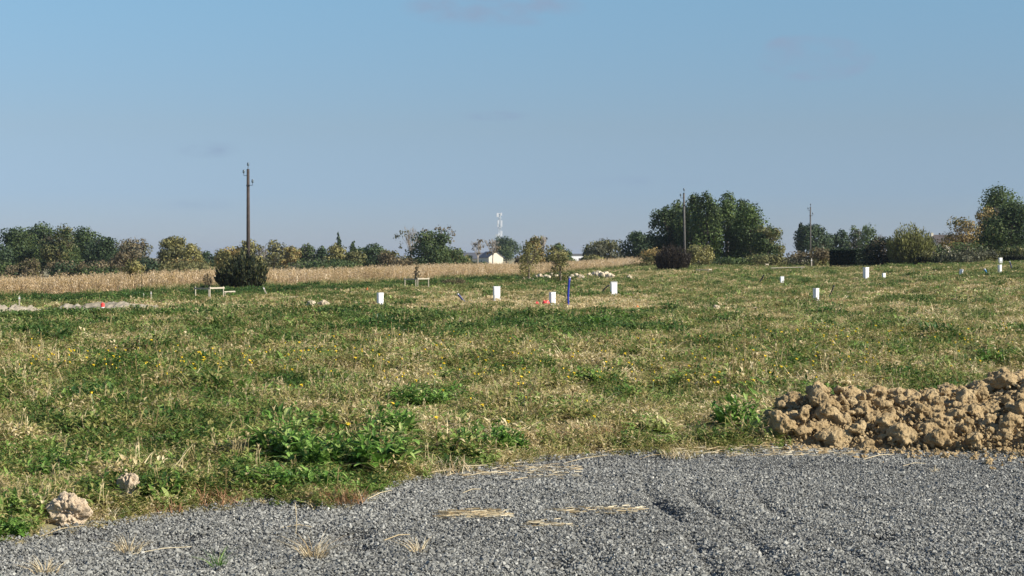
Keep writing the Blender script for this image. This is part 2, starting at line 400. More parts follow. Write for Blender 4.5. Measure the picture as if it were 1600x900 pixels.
def tuft(nb, Rr, h0, h1, w, lean=(.2, .9), mat='grass'):
    mb = MB()
    for _ in range(nb):
        r, a = Rr * math.sqrt(random.random()), rnd(0, 6.283)
        blade(mb, (r * math.cos(a), r * math.sin(a), -.02), rnd(0, 6.283), rnd(h0, h1), w * rnd(.7, 1.3), rnd(*lean), random.random(), .6)
    return mb
def seedy(n, Rr, h0, h1, w):
    mb = MB()
    for _ in range(n):
        r, a = Rr * math.sqrt(random.random()), rnd(0, 6.283); b = Vector((r * math.cos(a), r * math.sin(a), -.02)); h = rnd(h0, h1)
        az = rnd(0, 6.283); tip = b + Vector((math.cos(az) * h * rnd(.05, .5), math.sin(az) * h * rnd(.05, .5), h)); t = random.random()
        mb.tube([b, (b + tip) / 2 + Vector((0, 0, .02)), tip], [w / 2, w / 2, w / 3], 3, t, False)
        for k in range(5):
            q = b.lerp(tip, rnd(.6, 1)); blade(mb, q, rnd(0, 6.283), rnd(.02, .05), w * 2, .6, t)
    return mb
def rosette(n, L, W, el=(.2, 1.1), Rr=.05, mat='weed', seg=3):
    mb = MB()
    for k in range(n):
        r, a = Rr * math.sqrt(random.random()), rnd(0, 6.283)
        leaf(mb, (r * math.cos(a), r * math.sin(a), 0), rnd(0, 6.283), L * rnd(.5, 1.1), W * rnd(.6, 1.1), rnd(*el), rnd(.4, 1.6), random.random(), seg)
    return mb
def leafy_stems(n, Rr, h, L, W):
    mb = MB()
    for _ in range(n):
        r, a = Rr * math.sqrt(random.random()), rnd(0, 6.283); b = Vector((r * math.cos(a), r * math.sin(a), 0)); az = rnd(0, 6.283); hh = h * rnd(.5, 1)
        for k in range(9):
            u = (k + 1) / 9; q = b + Vector((math.cos(az) * .3 * hh * u, math.sin(az) * .3 * hh * u, hh * u))
            leaf(mb, q, rnd(0, 6.283), L * rnd(.6, 1.1), W * rnd(.6, 1.1), rnd(-.2, .9), rnd(.2, 1), random.random(), 2)
    return mb
near = [(tuft(13, .08, .06, .21, .012, (.3, 1.7)), 'grass'), (tuft(12, .10, .05, .16, .016, (.6, 2.0)), 'grass'), (tuft(8, .07, .12, .30, .012, (.5, 2.0)), 'grass'),
        (seedy(3, .09, .14, .32, .004), 'seed'), (rosette(10, .12, .042, (.4, 1.3)), 'weed'), (leafy_stems(5, .09, .15, .06, .032), 'weed'),
        (tuft(18, .13, .03, .09, .018, (.9, 2.4)), 'grass'), (rosette(9, .18, .055, (.5, 1.3)), 'weed'), (leafy_stems(6, .10, .13, .055, .026), 'grass')]
far = [(tuft(34, .42, .06, .14, .026), 'grass'), (tuft(30, .5, .04, .11, .036, (.6, 1.9)), 'grass'), (seedy(6, .4, .14, .26, .012), 'seed'),
       (leafy_stems(18, .4, .24, .10, .055), 'darkw'), (rosette(24, .22, .085, (.4, 1.2), .4), 'weed'), (leafy_stems(16, .45, .10, .09, .05), 'grass')]
near_c = proto_coll("near_meadow_plant", [mb.mesh("near_plant", M[m]) for mb, m in near])
far_c = proto_coll("far_meadow_plant", [mb.mesh("far_plant", M[m]) for mb, m in far])

def greenness(x, y):
    """how many green broad-leaved weeds grow at a place, and how dry the grass is there"""
    px = 800 + F * x / y
    f1 = fbm(x * .55 + 3, y * .28 + 8, 3); f2 = fbm(x * .16 + 30, y * .07 + 2, 2); f3 = fbm(x * 1.9, y * .9, 2)
    f4 = fbm(x * 3.2 + 60, y * 1.7 + 4, 2)
    dry = .49 + .6 * (f1 - .5) + .4 * (f2 - .5) + .85 * (f3 - .5) + .95 * (f4 - .5)
    dry += np.interp(y, [13, 18, 24, 34, 46, 52, 70, 74, 82, 120, 150], [.18, .15, .10, .06, .07, .08, .10, .14, .20, .21, .19])
    dry += np.where((y > 52) & (y < 72), np.interp(px, [0, 1000, 1200], [-.02, -.02, .10]), 0)
    soil_patch = ((y > 76) & (y < 100)) * np.interp(px, [560, 700, 980, 1080], [0, 1, 1, 0])
    dry += .22 * soil_patch
    dry += .10 * (y < 24) * np.interp(px, [0, 350, 700], [1, .9, .2])
    ls = smooth((y - 96) / 10) * (px < 900) * smooth((y - np.interp(px, [0, 400, 800], [88, 108, 150])) / 8)   # lush strip before the maize
    dry -= .42 * ls
    gr = smooth((f4 - .52) * 6.0 - (dry - .50) * 1.0 - .02) * .62 + .35 * ls * 0
    gr += .45 * ((y > 50) & (y < 73)) * smooth((fbm(x * .42 + 9, y * .14 + 1, 2) - .54) * 8) * np.interp(px, [0, 900, 1150], [1, 1, .35])
    gr += .16 * np.exp(-((px - 490) / 110) ** 2 - ((y - 17.5) / 2.2) ** 2) + .3 * np.exp(-((px - 660) / 80) ** 2 - ((y - 27) / 4) ** 2)
    gr += .3 * np.exp(-((px - 30) / 60) ** 2 - ((y - 15.5) / 1.2) ** 2)
    dry -= .06 * np.exp(-((px - 490) / 130) ** 2 - ((y - 17.5) / 2.6) ** 2)
    gr -= .4 * soil_patch
    return np.clip(gr, 0, .9), dry
def sector(D0, D1, dens, amax=.40):
    n = int(amax * (D1 ** 2 - D0 ** 2) * dens)
    y = np.sqrt(rng.uniform(D0 ** 2, D1 ** 2, n)); x = rng.uniform(-amax, amax, n) * y
    return x, y
def corn_front(px): return np.interp(px, [-600, 0, 500, 900, 1050], [118, 140, 175, 233, 262])
HX0, HX1 = 3.1, 9.5
def heap_h(x, y):
    """height of the soil heap above the ground"""
    yc = np.interp(x, [3, 4, 6, 10], [22.6, 23.0, 23.2, 23.4]); hw = np.interp(x, [3.05, 3.5, 4.5, 5.5, 7, 10], [.35, .95, 1.5, 1.9, 2.45, 2.7])
    hh = np.interp(x, [3.0, 3.3, 3.9, 4.6, 5.2, 6.1, 6.6, 7.2, 8.5, 9.6], [.05, .28, .52, .43, .42, .48, .68, .70, .7, .3])
    return hh * np.clip(1 - ((y - yc) / hw) ** 2, 0, 1) ** .75
BARE = [(*hit(px_, row_)[:2], r_) for (px_, row_, r_) in ((102, 826, .22), (199, 792, .17), (331, 750, .08), (186, 531, .55), (370, 538, .45), (90, 540, .3), (905, 512, .8), (1010, 506, .9), (450, 535, .5), (1182, 488, .5), (1290, 700, .35), (1350, 700, .35), (1410, 704, .4), (1470, 708, .4), (1530, 712, .45), (1590, 716, .45), (1650, 720, .5), (70, 486, 1.6), (110, 486, 1.6), (150, 486, 1.6), (190, 486, 1.6), (225, 487, 1.2), (10, 491, 1.4), (836, 440, 2.2), (870, 438, 2.2), (900, 437, 2.2), (940, 437, 2.6), (860, 478, .9), (730, 472, .9), (945, 465, .9), (486, 482, .5), (594, 484, .5), (776, 476, .5), (863, 483, .6), (1275, 478, .6), (725, 474, .5))]
def put(name, zones, coll, picker, ntypes, label):
    Ps, I, S, Dr = [], [], [], []
    for (D0, D1, dens, s0, s1) in zones:
        x, y = sector(D0, D1, dens)
        k = (y > edge_d(x, y) + rng.normal(.04, .09, len(x))) & (heap_h(x, y) < .03)
        px = 800 + F * x / y
        for (cx, cy, cr) in BARE: k &= ((x - cx) / cr) ** 2 + ((y - cy) / (cr * 1.6)) ** 2 > 1
        k &= ~((y > corn_front(px)) & (px < 1040)) & (y < 300)
        x, y = x[k], y[k]; g, d = greenness(x, y)
        idx = picker(x, y, g, d); keep = idx >= 0
        x, y, g, d, idx = x[keep], y[keep], g[keep], d[keep], idx[keep]
        ee = smooth((y - edge_d(x, y)) / .7) * .55 + .45; ee = np.where(y > 40, 1, ee)
        Ps.append(np.stack([x, y, gz(x, y)], 1)); I.append(idx)
        S.append(rng.uniform(s0, s1, len(x)) * ee * (.15 + 1.8 * fbm(x * 1.6 + 5, y * .9, 3)))
        Dr.append(d + rng.normal(0, .17, len(x)))
    P = np.concatenate(Ps); I = np.concatenate(I); n = len(P)
    rot = np.stack([rng.normal(0, .12, n), rng.normal(0, .12, n), rng.uniform(0, 6.283, n)], 1)
    o = scatter(name, P, I, rot, np.concatenate(S), np.concatenate(Dr), coll)
    tag(o, label, "grass", kind="stuff"); return o
def pick_near(x, y, g, d):
    u = rng.random(len(x)); v = rng.random(len(x))
    i = np.where(u < g, np.where(v < .45, 4, np.where(v < .85, 5, 7)), np.where(v < .28, 0, np.where(v < .52, 1, np.where(v < .62, 2, np.where(v < .63 + .02 * (d > .5), 3, np.where(v < .82, 8, 6))))))
    bare = (fbm(x * 1.3 + 77, y * .7 + 20, 2) > .70) & (rng.random(len(x)) < .8); i = np.where(bare, np.where(v < .2, 6, -1), i)
    return i
def pick_far(x, y, g, d):
    u = rng.random(len(x)); v = rng.random(len(x))
    i = np.where(u < g, np.where(v < .6, 3, 4), np.where(v < .38, 0, np.where(v < .74, 1, np.where(v < .80, 2, 5))))
    bare = (fbm(x * .45 + 7, y * .16 + 20, 2) > .70) & (rng.random(len(x)) < .8) & (y < 110); return np.where(bare, -1, i)
put("meadow_grass", [(12, 20, 360, .8, 1.3), (20, 30, 210, .9, 1.5), (30, 46, 110, 1.1, 1.8), (46, 58, 45, 1.1, 1.8), (58, 72, 16, 1.2, 1.9)], near_c, pick_near, 8, "short mixed green and dry grass of the meadow behind the gravel")
put("distant_meadow_grass", [(30, 42, 3, .6, 1.0), (42, 60, 12, .7, 1.1), (60, 90, 11, .7, 1.15), (90, 150, 7, .8, 1.2), (150, 300, 4, .9, 1.3)], far_c, pick_far, 5, "brownish green grass on the far half of the meadow")

# gravel stones
def chip_mesh(seed, flat=.7):
    r = random.Random(seed); bm = bmesh.new()
    for _ in range(11):
        v = Vector((r.gauss(0, 1), r.gauss(0, 1), r.gauss(0, 1))).normalized() * r.uniform(.4, .55); v.z *= flat; bm.verts.new(v)
    res = bmesh.ops.convex_hull(bm, input=bm.verts)
    bmesh.ops.delete(bm, geom=list({g for g in res['geom_interior'] + res['geom_unused'] if isinstance(g, bmesh.types.BMVert)}), context='VERTS')
    me = bpy.data.meshes.new("stone_chip"); bm.to_mesh(me); bm.free(); me.materials.append(M['chip']); return me
chip_c = proto_coll("stone_chip", [chip_mesh(s) for s in range(7)])
x, y = sector(11.3, 23.5, 4600, .37); k = (y < edge_d(x, y) + np.abs(rng.normal(0, .10, len(x)))); x, y = x[k], y[k]
k = (y < 19) | (rng.random(len(x)) < .8); x, y = x[k], y[k]; n = len(x)
s = np.clip(rng.lognormal(math.log(.0170), .40, n) * (.75 + .5 * fbm(x * .8 + 3, y * .8, 2)), .009, .055)
dr = rng.random(n) ** 1.0 * .92 + .30 * (fbm(x * .9, y * .9, 3) - .5) + (rng.random(n) < .012) * .3
o = scatter("gravel", np.stack([x, y, gz(x, y) + .006 + s * .22 + rng.uniform(0, .012, n)], 1), rng.integers(0, 7, n), rng.uniform(-3, 3, (n, 3)) * np.array([.3, .3, 1]), s, np.clip(dr, 0, 1), chip_c)
tag(o, "loose grey crushed stone covering the track in the foreground", "gravel", kind="stuff")

edge_c = proto_coll("tall_edge_weed", [tuft(26, .5, .3, .8, .05, (.2, .9)).mesh("edge_weed", M['grass']), leafy_stems(14, .5, .6, .16, .08).mesh("edge_weed", M['darkw']), seedy(9, .45, .5, .95, .02).mesh("edge_weed", M['seed'])])
px = rng.uniform(-150, 1040, 2600); y = corn_front(px) - np.abs(rng.normal(0, 2.6, 2600)) + .8; x = (px - 800) / F * y; k = fbm(x * .3 + 3, y * .2, 2) > .40; x, y, px = x[k], y[k], px[k]; n = len(x)
o = scatter("edge_weeds", np.stack([x, y, gz(x, y)], 1), rng.choice(3, n, p=[.5, .25, .25]), np.stack([rng.normal(0, .1, n), rng.normal(0, .1, n), rng.uniform(0, 6.3, n)], 1), rng.uniform(.4, 1.15, n), .42 + .7 * (fbm(x * .2, y * .2, 2) - .5) + rng.normal(0, .15, n), edge_c)
tag(o, "rough olive and green weeds along the foot of the maize", "weeds", kind="stuff")
# maize
def maize(seed):
    random.seed(seed); mb = MB(); h = rnd(1.75, 2.1)
    mb.tube([(0, 0, 0), (rnd(-.03, .03), rnd(-.03, .03), h * .5), (rnd(-.1, .1), rnd(-.1, .1), h)], [.016, .013, .006], 4, .45, False)
    a = rnd(0, 6.28)
    for k in range(11):
        z = h * (.12 + .8 * k / 11); a += 3.14 + rnd(-.6, .6)
        leaf(mb, (0, 0, z), a, rnd(.45, .85), rnd(.06, .10), rnd(.5, 1.2), rnd(1.8, 3.4), random.random(), 4)
    for k in range(6): blade(mb, (0, 0, h * .97), rnd(0, 6.28), rnd(.15, .3), .025, rnd(.2, .9), random.random())
    leaf(mb, (0, 0, h * .5), rnd(0, 6.28), .24, .09, .9, .3, .95, 3)
    return mb.mesh("maize_plant", M['corn'])
maize_c = proto_coll("maize_plant", [maize(s) for s in range(6)])
random.seed(21)
Dc = []
x, y = sector(100, 330, 3.6, .42)
px = 800 + F * x / y; cf = corn_front(px) + 9 * (fbm(x * .45, x * 0 + 2, 3) - .5) + rng.normal(0, .8, len(x))
k = (y > cf) & (y < cf + np.interp(px, [0, 600, 900], [52, 60, 110])) & (px < 1045) & ((y < cf + 16) | (rng.random(len(x)) < .55)); x, y = x[k], y[k]; n = len(x); px = px[k]
o = scatter("maize_field", np.stack([x, y, gz(x, y)], 1), rng.integers(0, 6, n), np.stack([rng.normal(0, .07, n), rng.normal(0, .07, n), rng.uniform(0, 6.3, n)], 1),
            rng.uniform(.66, .95, n) * (.82 + .28 * fbm(x * .5, y * .5, 2)) * np.interp(px, [600, 1000], [1, .8]), .52 + .5 * (fbm(x * .12, y * .1, 3) - .5) + rng.normal(0, .1, n), maize_c)
tag(o, "tall dry straw coloured maize standing along the far edge of the meadow", "maize", kind="stuff")

# ------------------------------------------------------------------ trees
BG = "trees and bushes along the horizon"
LEAFMATS = {
 'dark': [(0, (.020, .036, .018)), (.5, (.042, .070, .030)), (1, (.085, .12, .045))],
 'green': [(0, (.026, .044, .017)), (.5, (.062, .095, .030)), (1, (.135, .17, .05))],
 'fresh': [(0, (.03, .058, .016)), (.5, (.08, .128, .034)), (1, (.18, .225, .065))],
 'olive': [(0, (.06, .065, .025)), (.5, (.14, .14, .052)), (1, (.25, .23, .09))],
 'greyolive': [(0, (.055, .06, .04)), (.5, (.11, .115, .07)), (1, (.19, .18, .11))],
 'brown': [(0, (.07, .055, .03)), (.5, (.15, .12, .065)), (1, (.25, .195, .10))],
 'yellow': [(0, (.11, .11, .035)), (.5, (.24, .22, .075)), (1, (.38, .34, .13))],
 'gold': [(0, (.14, .105, .035)), (.5, (.28, .20, .07)), (1, (.42, .31, .13))],
 'blackgreen': [(0, (.010, .016, .010)), (.5, (.022, .034, .016)), (1, (.055, .07, .03))],
 'darkbrown': [(0, (.018, .014, .010)), (.5, (.035, .027, .02)), (1, (.07, .055, .04))],
 'hedge': [(0, (.010, .018, .010)), (.5, (.018, .034, .014)), (1, (.035, .055, .02))],
 'darkhedge': [(0, (.014, .018, .010)), (.5, (.032, .036, .018)), (1, (.07, .07, .03))],
 'spiky': [(0, (.07, .08, .025)), (.5, (.18, .19, .055)), (1, (.34, .33, .12))],
}
for k_, st in LEAFMATS.items(): M['leaf_' + k_] = leafy("leaves_" + k_, st, None, .3, .6)

def leaf_cloud(C, Rl, n, s, out=.5, long=1.0, updir=0.):
    """n leaf quads through the lobes with centres C (m,3) and radii Rl (m,3)"""
    m = len(C); w = (Rl.prod(1)) ** (2 / 3); li = rng.choice(m, n, p=w / w.sum())
    d = rng.normal(size=(n, 3)); d /= np.linalg.norm(d, axis=1, keepdims=True)
    rr = np.where(rng.random(n) < .72, rng.uniform(.72, 1.08, n), rng.uniform(.1, .8, n))
    P = C[li] + d * Rl[li] * rr[:, None]
    nrm = d * out + rng.normal(size=(n, 3)) * .55; nrm /= np.linalg.norm(nrm, axis=1, keepdims=True)
    a = rng.normal(size=(n, 3)); a[:, 2] += updir * 2; a += d * updir
    a -= nrm * (a * nrm).sum(1, keepdims=True); a /= np.linalg.norm(a, axis=1, keepdims=True); b = np.cross(nrm, a)
    sz = s * rng.uniform(.55, 1.3, n)[:, None]
    j = lambda: rng.uniform(.75, 1.25, (n, 1))
    a = a * long
    V = np.stack([P - a * sz * .5 * j(), P - b * sz * .45 * j(), P + a * sz * .55 * j(), P + b * sz * .45 * j()], 1)
    lt = rng.uniform(-.22, .22, m)
    return V, np.clip(.5 + lt[li] + rng.normal(0, .17, n), 0, 1)
def branches(mb, p, d, L, r, depth, up=.25, spread=.6, t=.5, n=(2, 4), rmin=.008):
    q = p + d * L * .5 + Vector((rnd(-.06, .06), rnd(-.06, .06), 0)) * L; e = q + (d + Vector((rnd(-.15, .15), rnd(-.15, .15), up * .3))).normalized() * L * .5
    mb.tube([p, q, e], [r, r * .82, r * .6], 5 if depth > 1 else 3, t, False)
    if depth == 0: return
    for _ in range(random.randint(*n)):
        nd = (d + Vector((rnd(-1, 1), rnd(-1, 1), rnd(-.3, .6))) * spread + Vector((0, 0, up))).normalized()
        branches(mb, p.lerp(e, rnd(.55, 1)), nd, L * rnd(.55, .8), max(r * .58, rmin), depth - 1, up, spread, t, n, rmin)
def tree(name, px0, px1, top, D, style, col, label, cat="tree", group=None, base=None, dens=1.0, s=None, low=None, leafs=1.0, mixcol=None):
    """a tree or shrub spanning photo columns px0..px1 with its top at a photo row, standing at distance D"""
    xc = (px0 + px1) / 2; g = at(xc, D); W = (px1 - px0) / F * D; H = zrow(top, D) - g.z
    root = empty(name, g, rnd(0, 6.28)); tag(root, label, cat, group)
    s = s or max(.2, min(D, 480) * .00108)
    Rw = W / 2 * (1.0 if style in ('bare', 'conifer') else ((1.42 if style == 'column' else 1.34) if group == BG else 1.1))
    if style in ('round', 'clump'):
        lo = low if low is not None else .12
        nl = 24; C, Rl = [], []
        for i in range(nl):
            a, u = rnd(0, 6.28), random.random() ** .6
            zz = lo * H + (1 - lo) * H * (.12 + .72 * random.random())
            env = math.sqrt(max(0, 1 - ((zz / H - .45) / .6) ** 2)); r = Rw * rnd(.26, .40)
            C.append((math.cos(a) * u * (Rw * env - r * .8), math.sin(a) * u * (Rw * env - r * .8), min(zz, H - r * .72))); Rl.append((r, r, r * .78))
        C.append((0, 0, H * .46)); Rl.append((Rw * .74, Rw * .74, H * .42)); C.append((rnd(-.15, .15) * Rw, 0, H - Rw * .33)); Rl.append((Rw * .36, Rw * .36, Rw * .32))
        # widest lobes reach the measured width
        for sg in (0, 2.1, 4.2): C.append((math.cos(sg) * Rw * .68, math.sin(sg) * Rw * .68, H * rnd(.3, .5))); Rl.append((Rw * .33,) * 3)
    elif style == 'column':
        C, Rl = [], []
        for i in range(26):
            u = (i + .5) / 26; zz = H * (.06 + .88 * u); env = math.sin(math.pi * min(.97, (u * .80 + .17))) ** .7; a = rnd(0, 6.28); r = Rw * rnd(.25, .42) * (.6 + .4 * env)
            C.append((math.cos(a) * Rw * env * .62, math.sin(a) * Rw * env * .62, min(zz, H - r * 1.5))); Rl.append((r, r, r * 1.9))
        C.append((0, 0, H * .45)); Rl.append((Rw * .72, Rw * .72, H * .44)); C.append((0, 0, H * .80)); Rl.append((Rw * .42, Rw * .42, H * .19))
    elif style == 'conifer':
        C, Rl = [], []
        for i in range(16):
            u = i / 15; C.append((rnd(-.1, .1) * Rw, rnd(-.1, .1) * Rw, H * (.1 + .85 * u))); r = Rw * (1.02 - u) * .95 + .1; Rl.append((r, r, H * .045))
    elif style == 'shrub':
        C, Rl = [], []
        for i in range(22):
            a, u = rnd(0, 6.28), random.random() ** .5; zz = H * rnd(.1, .72); env = math.sqrt(max(0, 1 - (zz / H) ** 2 * .9)); r = Rw * rnd(.22, .36)
            C.append((math.cos(a) * u * (Rw * env - r * .6), math.sin(a) * u * (Rw * env - r * .6), min(zz, H - r * .8))); Rl.append((r, r, min(r * .9, H * .3)))
        C.append((0, 0, H * .42)); Rl.append((Rw * .66, Rw * .66, H * .45))
    elif style == 'bare':
        C, Rl = [], []
        for i in range(26):
            a, u = rnd(0, 6.28), random.random() ** .5; zz = H * rnd(.4, .95); env = math.sqrt(max(0, 1 - ((zz / H - .68) / .36) ** 2)); r = Rw * rnd(.12, .24)
            C.append((math.cos(a) * u * Rw * env, math.sin(a) * u * Rw * env, zz)); Rl.append((r, r, r))
    C, Rl = np.array(C), np.array(Rl)
    area = W * H
    n = int(area / (s * s) * {'bare': .45, 'shrub': 11, 'conifer': 8}.get(style, 14) * dens) + 80; n = min(n, 24000)
    long, up = (1.0, 0) if style not in ('conifer', 'spiky') else (1.4, -.1)
    V, tnt = leaf_cloud(C, Rl, n, s, 1.4, long, up)
    tm = MB(); tr = max(.08, H * .022)
    random_state = random.getstate()
    if style == 'bare':
        for _ in range(1):
            tm.tube([(0, 0, -.1), (rnd(-.1, .1), 0, H * .18), (0, rnd(-.1, .1), H * .36)], [tr * 1.2, tr, tr * .8], 7, .5, False)
            for k in range(6): branches(tm, Vector((0, 0, H * rnd(.22, .36))), Vector((rnd(-.9, .9) * Rw / H * 2, rnd(-.9, .9) * Rw / H * 2, 1)).normalized(), H * .26, tr * .62, 4, .25, .5, .5, (2, 3), D * .00005 + .012)
    else:
        tm.tube([(0, 0, -.1), (rnd(-.1, .1), rnd(-.1, .1), H * .3), (0, 0, H * .62)], [tr * 1.3, tr, tr * .4], 8, .5, False)
        for k in range(7): branches(tm, Vector((0, 0, H * rnd(.15, .55))), Vector((rnd(-1, 1), rnd(-1, 1), rnd(.4, 1))).normalized(), min(Rw * .5, H * .25), tr * .45, 2)
    tm.build("trunk", M['greybark'] if style == 'bare' else M['bark'], root)
    me = quads_mesh("crown", V, tnt, M['leaf_' + col])
    if mixcol:
        me.materials.append(M['leaf_' + mixcol]); mi = (rng.random(len(C)) < .5)
        ctr = V.mean(1); f = fbm(ctr[:, 0] * 2.2 / W + 7, ctr[:, 2] * 2.2 / W + 3, 2) + rng.normal(0, .05, n) > .5
        me.polygons.foreach_set("material_index", f.astype(np.int32))
    co = bpy.data.objects.new("crown", me); sc.collection.objects.link(co); co.parent = root
    return root
